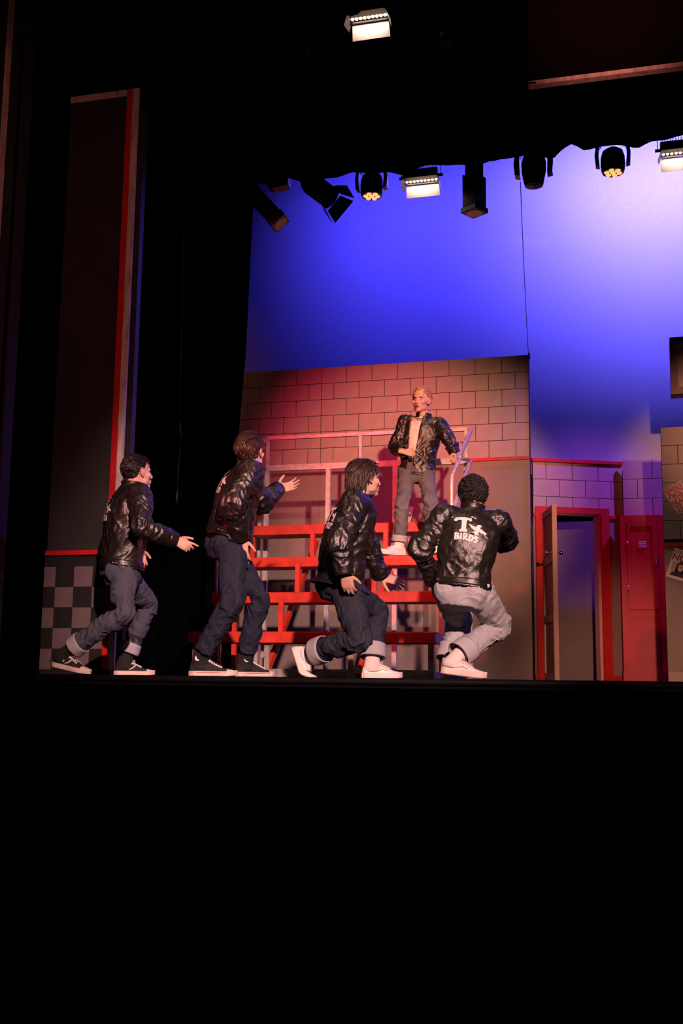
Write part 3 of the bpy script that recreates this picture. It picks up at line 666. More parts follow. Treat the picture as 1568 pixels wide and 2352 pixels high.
# two par cans on the top pipe
for px, py, s, lab in ((1036,93,1.0,'square-fronted par can with a dim red lens at the top, right of the bright batten'),(705,112,0.8,'barely visible par can in the dark, left of the top bright batten')):
    c = at(px, py, 6.85); d = Vector((0.1,-0.5,-0.85)).normalized(); m = axis_frame(c, d)
    t = thing('par_can', m, lab, 'stage light')
    MB(m).lathe([(0.075*s,0.0),(0.075*s,0.2*s),(0.05*s,0.25*s),(0.04*s,0.33*s)],22).build('can', FIX, t)
    f = MB(m); w_ = 0.085*s
    for lo, hi in (((-w_,-w_,-0.01),(w_,-w_*0.85,0.01)),((-w_,w_*0.85,-0.01),(w_,w_,0.01)),((-w_,-w_*0.85,-0.01),(-w_*0.85,w_*0.85,0.01)),((w_*0.85,-w_*0.85,-0.01),(w_,w_*0.85,0.01))): f.box(lo, hi)
    f.build('colour_frame', FIX, t)
    MB(m).lathe([(0.072*s,0.004),(0.04*s,-0.006),(0.005,-0.01)],22).build('lens', LENS, t)
    y = MB(); y.bar((c.x-0.09*s,6.9,c.z+0.08),(c.x-0.09*s,6.88,4.9),0.03,0.006,(0,1,0)); y.bar((c.x+0.09*s,6.9,c.z+0.08),(c.x+0.09*s,6.88,4.9),0.03,0.006,(0,1,0)); y.bar((c.x-0.09*s,6.88,4.9),(c.x+0.09*s,6.88,4.9),0.03,0.006,(0,1,0)); clampm(y,c.x,6.85,4.9,4.95); y.build('yoke', FIX, t)
# ------------------------------------------------------------------ people: tools
def npv(v): return np.array(v, dtype=float)
def unit(v): v = npv(v); return v/np.linalg.norm(v)
def catmull(P, sub):
    P = [npv(p) for p in P]; out = []
    for i in range(len(P)-1):
        p0 = P[i-1] if i else 2*P[0]-P[1]; p1, p2 = P[i], P[i+1]; p3 = P[i+2] if i+2 < len(P) else 2*P[-1]-P[-2]
        for k in range(sub):
            t = k/sub; out.append(0.5*((2*p1)+(-p0+p2)*t+(2*p0-5*p1+4*p2-p3)*t*t+(-p0+3*p1-3*p2+p3)*t**3))
    out.append(P[-1]); return out
class Solid:                       # gathers overlapping closed shapes, later fused into one skin
    def __init__(s): s.v = []; s.f = []; s.n = 0
    def _add(s, V, F):
        s.v.append(np.asarray(V, float)); s.f += [tuple(i+s.n for i in q) for q in F]; s.n += len(V)
    def loft(s, secs, sub=4, n=20, ex=2.0):      # secs: (centre, half axis a, half axis b)
        C_ = catmull([q[0] for q in secs], sub); A_ = catmull([q[1] for q in secs], sub); B_ = catmull([q[2] for q in secs], sub)
        V = []; F = []
        th = np.arange(n)*2*math.pi/n; ct, st = np.cos(th), np.sin(th)
        ca = np.sign(ct)*np.abs(ct)**(2/ex); sa = np.sign(st)*np.abs(st)**(2/ex)
        for c, a, b in zip(C_, A_, B_): V += [c+a*x+b*y for x, y in zip(ca, sa)]
        m = len(C_)
        for i in range(m-1):
            for k in range(n): F.append((i*n+k, i*n+(k+1)%n, (i+1)*n+(k+1)%n, (i+1)*n+k))
        V += [C_[0], C_[-1]]; z0 = m*n
        F += [(z0, (k+1)%n, k) for k in range(n)] + [(z0+1, (m-1)*n+k, (m-1)*n+(k+1)%n) for k in range(n)]
        s._add(V, F)
    def limb(s, P, rad, sub=4, n=16, ref=None, round_ends=True):
        P = [npv(p) for p in P]; secs = []; prev = ref
        for i, p in enumerate(P):
            t = unit(P[min(i+1,len(P)-1)]-P[max(i-1,0)])
            a = npv(prev) if prev is not None else (npv((0,0,1)) if abs(t[2]) < 0.9 else npv((1,0,0)))
            a = unit(a - t*a.dot(t)); b = np.cross(t, a); prev = a
            r = rad[i]; ra, rb = (r if isinstance(r, tuple) else (r, r))
            secs.append((p, a*ra, b*rb))
        if round_ends:
            t0 = unit(P[0]-P[1]); t1 = unit(P[-1]-P[-2]); r0 = np.linalg.norm(secs[0][1]); r1 = np.linalg.norm(secs[-1][1])
            secs = [(P[0]+t0*r0*0.75, secs[0][1]*0.5, secs[0][2]*0.5)] + secs + [(P[-1]+t1*r1*0.75, secs[-1][1]*0.5, secs[-1][2]*0.5)]
        s.loft(secs, sub, n)
    def ell(s, c, r, m=None, n=16):
        V = []; F = []; k = n//2
        for i in range(1, k):
            p = math.pi*i/k
            for j in range(n): q = 2*math.pi*j/n; V.append((r[0]*math.sin(p)*math.cos(q), r[1]*math.sin(p)*math.sin(q), r[2]*math.cos(p)))
        V += [(0,0,r[2]), (0,0,-r[2])]; V = np.array(V)
        for i in range(k-2):
            for j in range(n): F.append((i*n+j, (i+1)*n+j, (i+1)*n+(j+1)%n, i*n+(j+1)%n))
        T = (k-1)*n
        F += [(T, j, (j+1)%n) for j in range(n)] + [(T+1, (k-2)*n+(j+1)%n, (k-2)*n+j) for j in range(n)]
        V = V + npv(c)
        if m is not None: V = V @ npv(m.to_3x3()).T + npv(m.translation)
        s._add(V, F)
    def fuse(s, vox, smooth=3, adapt=None):
        me = bpy.data.meshes.new('tmp'); V = np.vstack(s.v); me.from_pydata(V.tolist(), [], s.f); me.update()
        bm = bmesh.new(); bm.from_mesh(me); bmesh.ops.recalc_face_normals(bm, faces=bm.faces[:]); bm.to_mesh(me); bm.free()
        o = bpy.data.objects.new('tmp', me); COL.objects.link(o)
        r = o.modifiers.new('r', 'REMESH'); r.mode = 'VOXEL'; r.voxel_size = vox; r.adaptivity = 0
        dg = bpy.context.evaluated_depsgraph_get(); m2 = bpy.data.meshes.new_from_object(o.evaluated_get(dg))
        bpy.data.objects.remove(o); bpy.data.meshes.remove(me)
        if smooth: smooth_mesh(m2, smooth)
        return m2
def getv(me): a = np.empty(len(me.vertices)*3); me.vertices.foreach_get('co', a); return a.reshape(-1,3)
def setv(me, V): me.vertices.foreach_set('co', np.ascontiguousarray(V).ravel()); me.update()
def normals(me):
    a = np.empty(len(me.vertices)*3); me.vertices.foreach_get('normal', a); return a.reshape(-1,3)
def smooth_mesh(me, it, lam=0.5):
    V = getv(me); E = np.empty(len(me.edges)*2, dtype=np.int32); me.edges.foreach_get('vertices', E); E = E.reshape(-1,2)
    deg = np.bincount(E.ravel(), minlength=len(V)).astype(float)[:,None]; deg[deg==0] = 1
    for _ in range(it):
        S = np.zeros_like(V)
        for c in range(3): S[:,c] = np.bincount(E[:,0], V[E[:,1],c], len(V)) + np.bincount(E[:,1], V[E[:,0],c], len(V))
        V = V + lam*(S/deg - V)
    setv(me, V)
def decimate(me, ratio):
    o = bpy.data.objects.new('tmp', me); COL.objects.link(o); d = o.modifiers.new('d', 'DECIMATE'); d.ratio = ratio
    dg = bpy.context.evaluated_depsgraph_get(); m2 = bpy.data.meshes.new_from_object(o.evaluated_get(dg)); bpy.data.objects.remove(o); bpy.data.meshes.remove(me); return m2
def vnoise(P, seed=0):             # smooth value noise on an integer lattice, in numpy
    P = P + seed*17.31; I = np.floor(P).astype(np.int64); f = P - I; u = f*f*f*(f*(f*6-15)+10)
    def h(dx, dy, dz):
        x = I[:,0]+dx; y = I[:,1]+dy; z = I[:,2]+dz
        n = (x*374761393 + y*668265263 + z*2147483647*31 + seed*1442695) & 0x7fffffff
        n = ((n ^ (n >> 13))*1274126177) & 0x7fffffff; n = (n ^ (n >> 16)) & 0xffff
        return n/32767.5-1.0
    r = 0
    for dx in (0,1):
        for dy in (0,1):
            for dz in (0,1):
                wgt = (u[:,0] if dx else 1-u[:,0])*(u[:,1] if dy else 1-u[:,1])*(u[:,2] if dz else 1-u[:,2]); r = r + wgt*h(dx,dy,dz)
    return r
def near_bone(V, bones):           # bones: (a, b); nearest bone index, axial coordinate, radial vector
    best = np.full(len(V), 1e9); idx = np.zeros(len(V), int); ax = np.zeros(len(V)); rv = np.zeros_like(V)
    for i, (a, b, rr) in enumerate(bones):
        a = npv(a); d = npv(b)-a; L = np.linalg.norm(d); d = d/L
        s = np.clip((V-a)@d, 0, L); q = V-(a+s[:,None]*d); dist = np.linalg.norm(q, axis=1)/rr
        m = dist < best; best[m] = dist[m]; idx[m] = i; ax[m] = s[m]; rv[m] = q[m]
    return idx, ax, rv, best
def wrinkle(me, bones, amps, freq, seed, hard=1.6, keep=None):
    V = getv(me); N = normals(me); idx, ax, rv, best = near_bone(V, bones); disp = np.zeros(len(V))
    for i in range(len(bones)):
        m = idx == i
        if not m.any(): continue
        a, b, rr = bones[i]; d = unit(npv(b)-npv(a)); fa, fr, slant = freq[i]
        q = rv[m]; e1 = unit(np.cross(d, [0.31,0.2,0.9])); e2 = np.cross(d, e1); x = q@e1; y = q@e2
        wob = vnoise(np.c_[x*9, y*9, ax[m]*5], seed+i+50)
        th_ = np.arctan2(y, x)*rr*0.5; zz = ax[m]+0.03*wob
        ridge = lambda n: (1-np.abs(n))**hard
        pa = np.c_[x*fr, y*fr, (zz+slant*x+0.5*slant*y)*fa]; pb = np.c_[x*fr, y*fr, (zz-slant*x*0.8-0.6*slant*y)*fa*0.9]
        r1 = ridge(vnoise(pa, seed+i)); r2 = ridge(vnoise(pb, seed+i+40)); n2 = ridge(vnoise(pa*2.2, seed+i+9)); n3 = vnoise(pb*0.5, seed+i+23)
        fold = np.maximum(r1, 0.9*r2) - 0.5 + 0.3*(n2-0.5) + 0.55*n3
        am = amps[i]; L = np.linalg.norm(npv(b)-npv(a)); t = ax[m]/L
        A = am[0]*(1-t)+am[1]*t + (am[2]*np.exp(-((t-1)/0.22)**2) if len(am) > 2 else 0)
        disp[m] = A*fold
    # soften the border between neighbouring bones
    E = np.empty(len(me.edges)*2, dtype=np.int32); me.edges.foreach_get('vertices', E); E = E.reshape(-1,2)
    deg = np.bincount(E.ravel(), minlength=len(V)).astype(float); deg[deg==0] = 1
    for _ in range(2): disp = 0.5*disp + 0.5*(np.bincount(E[:,0], disp[E[:,1]], len(V))+np.bincount(E[:,1], disp[E[:,0]], len(V)))/deg
    if keep is not None: disp = disp*keep(V)
    setv(me, V + N*disp[:,None])
def cut(me, test):                 # drop faces whose centre passes the test
    bm = bmesh.new(); bm.from_mesh(me); bm.faces.ensure_lookup_table()
    Cn = np.array([f.calc_center_median()[:] for f in bm.faces]); k = test(Cn)
    bmesh.ops.delete(bm, geom=[f for f, q in zip(bm.faces, k) if q], context='FACES'); bm.to_mesh(me); bm.free(); me.update(); return me
def mesh_obj(name, me, m, parent, smooth=True, thick=0):
    me.transform(WM[parent.name].inverted()) if parent is not None else None
    me.materials.clear(); me.materials.append(m) if not isinstance(m, list) else [me.materials.append(k) for k in m]
    me.polygons.foreach_set('use_smooth', [smooth]*len(me.polygons)); me.update(); me.name = name
    o = bpy.data.objects.new(name, me); COL.objects.link(o); WM[o.name] = WM[parent.name].copy() if parent is not None else Matrix()
    if parent is not None: o.parent = parent
    if thick: md_ = o.modifiers.new('thickness', 'SOLIDIFY'); md_.thickness = thick; md_.offset = -1
    return o
def ray_solve(p, px, py, L, sg):   # end of a bone of length L from p, on the sight line through a picture point
    d = (_fw + _r2*((px-784)/FPX) + _u2*((1176-py)/FPX)).normalized(); q = Vector(p)-CAM; b = q.dot(d); D = b*b-(q.dot(q)-L*L)
    return npv(CAM + d*(b + (sg*math.sqrt(D) if D > 0 else 0)))
def dirv(deg): return npv((math.cos(R(deg)), math.sin(R(deg)), 0))
def rot(v, ax, deg): return npv(Matrix.Rotation(R(deg), 3, Vector(ax)) @ Vector(v))

# ------------------------------------------------------------------ materials of the people
def leather_mat():
    m = mat('black_leather', (0.012,0.009,0.0085), 0.37, spec=0.85, nscale=7, namp=0.25, bump=0.25, bscale=150)
    return m
LEATHER = leather_mat(); LEATHER_TRIM = mat('black_leather_trim', (0.012,0.009,0.008), 0.34, spec=0.55, bump=0.15, bscale=150)
def denim(name, c, fade):
    m = bpy.data.materials.new(name); m.use_nodes = True; nt = m.node_tree; b = nt.nodes['Principled BSDF']; b.inputs['Roughness'].default_value = 0.85; b.inputs['Specular IOR Level'].default_value = 0.2
    tc = nt.nodes.new('ShaderNodeTexCoord'); n1 = nt.nodes.new('ShaderNodeTexNoise'); n1.inputs['Scale'].default_value = 5; n1.inputs['Detail'].default_value = 6
    n2 = nt.nodes.new('ShaderNodeTexNoise'); n2.inputs['Scale'].default_value = 220; n2.inputs['Detail'].default_value = 2
    ge = nt.nodes.new('ShaderNodeNewGeometry'); mx = nt.nodes.new('ShaderNodeMix'); mx.data_type = 'RGBA'; mx.inputs[6].default_value = (*c,1); mx.inputs[7].default_value = (*fade,1)
    a1 = nt.nodes.new('ShaderNodeMath'); a1.operation = 'MULTIPLY_ADD'; a1.inputs[1].default_value = 0.5
    pt = nt.nodes.new('ShaderNodeMapRange'); pt.inputs[1].default_value = 0.47; pt.inputs[2].default_value = 0.56
    a2 = nt.nodes.new('ShaderNodeMath'); a2.operation = 'ADD'; a2.use_clamp = True
    nt.links.new(tc.outputs['Object'], n1.inputs['Vector']); nt.links.new(tc.outputs['Object'], n2.inputs['Vector'])
    nt.links.new(ge.outputs['Pointiness'], pt.inputs[0])
    nt.links.new(n2.outputs['Fac'], a1.inputs[0]); nt.links.new(n1.outputs['Fac'], a1.inputs[2])
    m3 = nt.nodes.new('ShaderNodeMapRange'); m3.inputs[1].default_value = 0.35; m3.inputs[2].default_value = 1.15; nt.links.new(a1.outputs[0], m3.inputs[0])
    nt.links.new(m3.outputs[0], a2.inputs[0]); mlt = nt.nodes.new('ShaderNodeMath'); mlt.operation = 'MULTIPLY'; mlt.inputs[1].default_value = 0.35; nt.links.new(pt.outputs[0], mlt.inputs[0]); nt.links.new(mlt.outputs[0], a2.inputs[1])
    nt.links.new(a2.outputs[0], mx.inputs[0]); nt.links.new(mx.outputs[2], b.inputs['Base Color'])
    bp_ = nt.nodes.new('ShaderNodeBump'); bp_.inputs['Strength'].default_value = 0.2; bp_.inputs['Distance'].default_value = 0.003; nt.links.new(n2.outputs['Fac'], bp_.inputs['Height']); nt.links.new(bp_.outputs[0], b.inputs['Normal'])
    return m
DEN_MID = denim('mid_blue_denim', (0.035,0.042,0.065), (0.075,0.08,0.11))
DEN_DARK = denim('dark_indigo_denim', (0.009,0.012,0.028), (0.022,0.026,0.05))
DEN_NAVY = denim('dark_blue_denim', (0.011,0.014,0.026), (0.028,0.031,0.05))
DEN_PALE = denim('pale_washed_denim', (0.27,0.28,0.32), (0.40,0.40,0.43))
DEN_GREY = denim('worn_grey_blue_denim', (0.06,0.062,0.075), (0.13,0.13,0.145))
CUFF_PALE = denim('turned_up_denim', (0.26,0.25,0.28), (0.38,0.36,0.38))
def skin_mat(name, c):
    m = mat(name, c, 0.5, spec=0.35, nscale=18, namp=0.08, bump=0.04, bscale=160); b = m.node_tree.nodes['Principled BSDF']
    b.inputs['Subsurface Weight'].default_value = 0.12; b.inputs['Subsurface Radius'].default_value = (0.01,0.004,0.002); return m
SKIN = skin_mat('fair_skin', (0.58,0.34,0.25)); SKIN2 = skin_mat('tan_skin', (0.42,0.24,0.16))
def hair_mat(name, c, r=0.4): return mat(name, c, r, spec=0.5, nscale=60, namp=0.35, stretch=(1,1,0.3))
H_DARK = hair_mat('dark_brown_hair', (0.009,0.005,0.004)); H_RED = hair_mat('auburn_hair', (0.04,0.012,0.007)); H_BRN = hair_mat('brown_hair', (0.03,0.014,0.009))
H_BLK = hair_mat('black_curly_hair', (0.007,0.005,0.0045), 0.6); H_BLD = hair_mat('blond_hair', (0.42,0.24,0.11), 0.35)
PRINT = mat('white_jacket_print', (0.75,0.70,0.68), 0.6, nscale=40, namp=0.06)
RUBBER = mat('cream_rubber_sole', (0.68,0.55,0.48), 0.6, nscale=20, namp=0.1); CANVAS = mat('black_canvas', (0.014,0.011,0.011), 0.85, nscale=60, namp=0.25)
WSHOE = mat('white_leather_shoe', (0.78,0.68,0.66), 0.45, nscale=9, namp=0.04); WSOLE = mat('white_sole', (0.74,0.62,0.58), 0.55); GUM = mat('worn_brown_outsole', (0.16,0.09,0.06), 0.7, nscale=60, namp=0.5)
LACE = mat('white_lace', (0.75,0.66,0.62), 0.8); SOCKW = mat('white_ribbed_sock', (0.72,0.62,0.6), 0.85, bump=0.3, bscale=90, stretch=(6,6,0.3)); SOCKB = mat('black_sock', (0.01,0.01,0.01), 0.9)
SHIRT = mat('cream_tee_shirt', (0.74,0.66,0.56), 0.85, nscale=12, namp=0.05, bump=0.1, bscale=30); STUD = mat('steel_stud', (0.5,0.48,0.46), 0.25, 1.0)
EYEW = mat('eye_white', (0.4,0.34,0.32), 0.3); EYEB = mat('eye_dark', (0.03,0.02,0.015), 0.2); LIP = mat('lip_skin', (0.42,0.14,0.11), 0.5); MOUTH = mat('mouth_inside', (0.06,0.012,0.01), 0.6)

# ------------------------------------------------------------------ body pieces
def add_head(S, H, k):             # H: head frame (x right, y forward, z up), k: scale
    m = H @ Matrix.Scale(k, 4)
    e = lambda c, r: S.ell(c, r, m)
    e((0,-0.014,0.032),(0.073,0.094,0.082)); e((0,0.028,-0.02),(0.060,0.062,0.084)); e((0,0.034,-0.068),(0.050,0.047,0.042)); e((0,0.07,-0.096),(0.023,0.02,0.019))
    e((0,0.074,0.022),(0.050,0.018,0.014)); e((0,0.06,0.05),(0.052,0.03,0.04))
    for s in (-1,1):
        e((s*0.04,0.06,-0.022),(0.023,0.024,0.022)); e((s*0.045,0.02,-0.066),(0.016,0.035,0.026))
        # ear: rim, lobe and inner fold
        S.limb([npv(m @ Vector(p)) for p in ((s*0.070,0.012,-0.022),(s*0.078,0.012,0.012),(s*0.085,-0.002,0.030),(s*0.088,-0.018,0.022),(s*0.085,-0.020,-0.002),(s*0.078,-0.006,-0.024),(s*0.072,0.006,-0.032))],[0.006*k,0.006*k,0.006*k,0.006*k,0.006*k,0.007*k,0.007*k],3,8)
        e((s*0.074,-0.004,0.0),(0.009,0.014,0.024)); e((s*0.010,0.098,-0.036),(0.0095,0.011,0.008))
    S.limb([npv(m @ Vector(p)) for p in ((0,0.082,0.018),(0,0.097,-0.008),(0,0.108,-0.028))],[0.008*k,0.009*k,0.011*k],3,8)
    e((0,0.086,-0.057),(0.024,0.013,0.007)); e((0,0.084,-0.073),(0.021,0.013,0.008))
FL = [(0.062,0.0085),(0.071,0.0088),(0.066,0.0083),(0.052,0.0073)]
def add_hand(S, W, fdir, dors, side, curl, thumb=(0.8,0.75,-0.25), spread=6, k=1.0, fcurl=None):
    # W wrist, fdir towards the fingers, dors out of the back of the hand, side = +1 when the thumb is at +x
    y = unit(fdir); z = unit(npv(dors)-y*np.dot(dors, y)); x = np.cross(y, z); W = npv(W)
    pt = lambda p: W + (x*p[0]*side + y*p[1] + z*p[2])*k
    X = x*side
    S.loft([(pt((0,-0.045,0)),X*0.026*k,z*0.020*k),(pt((0,0.0,0)),X*0.027*k,z*0.019*k),(pt((0.002,0.035,0)),X*0.037*k,z*0.017*k),(pt((0.001,0.07,0)),X*0.041*k,z*0.0145*k),(pt((0,0.092,-0.002)),X*0.036*k,z*0.011*k)],3,16,2.4)
    S.ell((0,0,0),(0.018*k,0.03*k,0.014*k), frame(pt((0.024,0.03,-0.010)), X, y, z))
    for i, (xo, (L, r)) in enumerate(zip((0.029,0.010,-0.010,-0.028), FL)):
        c = (fcurl[i] if fcurl else curl); a = R(spread*(1.5-i)); d = npv((math.sin(a), math.cos(a), 0)); P = [npv((xo*0.9,0.072,0)), npv((xo,0.092-0.006*abs(i-1),0))]; ang = 0
        for sg, cv in zip((0.46,0.30,0.24), c):
            ang += cv; q = npv((d[0]*math.cos(R(ang)), d[1]*math.cos(R(ang)), -math.sin(R(ang)))); P.append(P[-1]+q*L*sg*1.15)
        S.limb([pt(p) for p in P],[r*k*1.05,r*k*1.05,r*k,r*k*0.93,r*k*0.78],3,10)
    b = npv((0.022,0.018,-0.008)); t = unit(thumb); P = [b, b+t*0.04]; t2 = unit(t+npv((-0.15,0.35,-0.1))); P += [P[-1]+t2*0.032, P[-1]+t2*0.032+unit(t2+npv((-0.1,0.2,-0.1)))*0.024]
    S.limb([pt(p) for p in P],[0.014*k,0.0115*k,0.010*k,0.008*k],3,10)

def spine(p):                      # torso frame functions
    P, N = npv(p['pelvis']), npv(p['neck']); u = unit(N-P); L = np.linalg.norm(N-P)
    fh, fc = dirv(p['hip_dir']), dirv(p['chest_dir'])
    def fr(t):
        f = unit(fh*(1-t)+fc*t) if 0 <= t <= 1 else (fh if t < 0 else fc); f = unit(f-u*np.dot(f, u)); r = np.cross(f, u)
        c = P + u*L*t - f*p.get('bow', 0.03)*math.sin(math.pi*min(max(t,0),1)); return c, r, f
    return P, N, u, L, fr
def joints(p):
    P, N, u, L, fr = spine(p); k = p.get('k', 1.0); J = {}
    c, r, f = fr(0.9); J['sr'] = c + r*0.178*k + f*p.get('sh_f',(0,0))[0] + u*p.get('sh_u',(0,0))[0]; J['sl'] = c - r*0.178*k + f*p.get('sh_f',(0,0))[1] + u*p.get('sh_u',(0,0))[1]
    c, r, f = fr(0.0); J['hr'] = c + r*0.09*k; J['hl'] = c - r*0.09*k
    for s in 'rl':
        J['e'+s] = ray_solve(J['s'+s], *p['elbow_'+s][:2], 0.285*k, p['elbow_'+s][2]); J['w'+s] = ray_solve(J['e'+s], *p['wrist_'+s][:2], 0.255*k, p['wrist_'+s][2])
        J['k'+s] = ray_solve(J['h'+s], *p['knee_'+s][:2], 0.43*k, p['knee_'+s][2]); J['a'+s] = ray_solve(J['k'+s], *p['ankle_'+s][:2], 0.42*k, p['ankle_'+s][2])
        sh = p['shoe_'+s]; J['a'+s] = npv(sh['heel']) + unit(sh['dir'])*0.07 + unit(npv(sh['up'])-unit(sh['dir'])*np.dot(sh['up'],unit(sh['dir'])))*0.105
        for q in 'ewka':
            if q+s in p.get('fix', {}): J[q+s] = npv(p['fix'][q+s])
    print('BONES', p['seed'], ['%s%s %.2f' % (a+s, b+s, np.linalg.norm(J[a+s]-J[b+s])) for s in 'rl' for a, b in ('se','ew','hk','ka')], {q: np.round(v,2).tolist() for q, v in J.items()})
    return J
TORSO = [(-0.035,0.172,0.128),(0.0,0.176,0.132),(0.15,0.172,0.130),(0.35,0.172,0.126),(0.58,0.186,0.130),(0.76,0.190,0.124),(0.87,0.176,0.108),(0.94,0.135,0.088),(1.0,0.082,0.074),(1.035,0.070,0.068)]
def torso_secs(p, off=0.0, tmin=-0.1, tmax=1.1, rows=TORSO, kk=1.0):
    P, N, u, L, fr = spine(p); k = p.get('k',1.0)*kk; out = []
    for t, w_, d_ in rows:
        if tmin <= t <= tmax: c, r, f = fr(t); out.append((c, r*(w_*k+off), f*(d_*k+off)))
    return out
def ring_strip(secs, sub=4, n=48, ex=2.2):      # open tube surface through sections
    C_ = catmull([q[0] for q in secs], sub); A_ = catmull([q[1] for q in secs], sub); B_ = catmull([q[2] for q in secs], sub); V = []; F = []
    for c, a, b in zip(C_, A_, B_):
        for j in range(n):
            th = 2*math.pi*j/n; ct, st = math.cos(th), math.sin(th); V.append(c + a*np.sign(ct)*abs(ct)**(2/ex) + b*np.sign(st)*abs(st)**(2/ex))
    for i in range(len(C_)-1):
        for j in range(n): F.append((i*n+j, i*n+(j+1)%n, (i+1)*n+(j+1)%n, (i+1)*n+j))
    return V, F
def raw_mesh(V, F):
    me = bpy.data.meshes.new('m'); me.from_pydata([tuple(v) for v in V], [], F); me.update()
    bm = bmesh.new(); bm.from_mesh(me); bmesh.ops.delete(bm, geom=[v for v in bm.verts if not v.link_faces], context='VERTS'); bmesh.ops.recalc_face_normals(bm, faces=bm.faces[:]); bm.to_mesh(me); bm.free(); return me
def tube_band(P0, P1, r0, r1, n=28):
    P0, P1 = npv(P0), npv(P1); d = unit(P1-P0); a = unit(np.cross(d, [0.3,0.5,0.8])); b = np.cross(d, a)
    return ring_strip([(P0+(P1-P0)*t, a*(r0+(r1-r0)*t), b*(r0+(r1-r0)*t)) for t in (0,0.33,0.66,1)], 2, n, 2.0)

# ------------------------------------------------------------------ emblem: letters, bird and dashes laid on the jacket back
_T = [(562,580),(570,560),(600,552),(640,545),(725,543),(732,575),(715,580),(705,570),(685,572),(690,660),(705,680),(705,695),(632,700),(630,680),(648,670),(636,580),(604,577),(588,597),(570,600)]
_BIRD = [[(708,610),(722,610),(748,622),(782,632),(796,652),(770,664),(745,650),(728,634)],[(786,616),(800,604),(820,602),(834,616),(822,626),(828,662),(808,690),(822,716),(798,706),(786,717),(776,696),(748,692),(776,676),(786,655),(780,632)],[(816,636),(848,652),(897,680),(872,690),(842,682),(812,672)]]
_STROKES = [[(600,722),(605,775)],[(600,722),(628,722),(632,740),(605,748),(636,754),(636,772),(606,776)],[(655,718),(659,770)],[(681,716),(687,772)],[(681,716),(708,718),(710,738),(687,746),(719,770)],[(738,722),(740,776)],[(738,722),(764,728),(771,750),(760,772),(740,776)],[(814,736),(796,728),(786,742),(801,753),(816,763),(808,781),(788,779)],[(720,528),(738,525)],[(750,534),(763,539)],[(538,555),(543,556)]]
def emblem_cells(step=3.4):
    X, Y = np.meshgrid(np.arange(525,905,step), np.arange(515,795,step)); inside = np.zeros(X.shape, bool)
    for poly in [_T]+_BIRD:
        c = np.zeros(X.shape, bool)
        for (x0,y0),(x1,y1) in zip(poly, poly[1:]+poly[:1]):
            if y0 != y1: c ^= ((y0 > Y) != (y1 > Y)) & (X < (x1-x0)*(Y-y0)/(y1-y0)+x0)
        inside |= c
    for st in _STROKES:
        for (x0,y0),(x1,y1) in zip(st, st[1:]):
            t = np.clip(((X-x0)*(x1-x0)+(Y-y0)*(y1-y0))/((x1-x0)**2+(y1-y0)**2),0,1); inside |= np.hypot(X-x0-t*(x1-x0), Y-y0-t*(y1-y0)) < (8.2 if y0 > 600 else 6)
    return X, Y, inside, step
def put_emblem(p, jacket, bvh, k=1.0, tc=0.70, sx=0.0, rotd=0.0):
    X, Y, I, st = emblem_cells(); P, N, u, L, fr = spine(p); c, r, f = fr(tc); sc = 0.00066*k
    idx = {}; V = []; F = []
    def vid(i, j):
        if (i, j) not in idx:
            x = (X[0,0]+(j-0.5)*st-715)*sc; y = -(Y[0,0]+(i-0.5)*st-655)*sc; cr, sr_ = math.cos(R(rotd)), math.sin(R(rotd)); x, y = x*cr-y*sr_+sx, x*sr_+y*cr
            o = c + r*x + u*y - f*0.5; h = bvh.ray_cast(Vector(o), Vector(f), 0.8)
            idx[(i,j)] = len(V); V.append(npv(h[0]) + npv(h[1])*(0.0035 if npv(h[1])@f < 0 else -0.0035) if h[0] is not None else c + r*x+u*y - f*0.14)
        return idx[(i,j)]
    for i in range(I.shape[0]):
        for j in range(I.shape[1]):
            if I[i,j]: F.append((vid(i,j), vid(i,j+1), vid(i+1,j+1), vid(i+1,j)))
    me = raw_mesh(V, F); o = mesh_obj('emblem', me, PRINT, jacket, True); o['label'] = 'white printed letters T BIRDS with a bird'
    return o

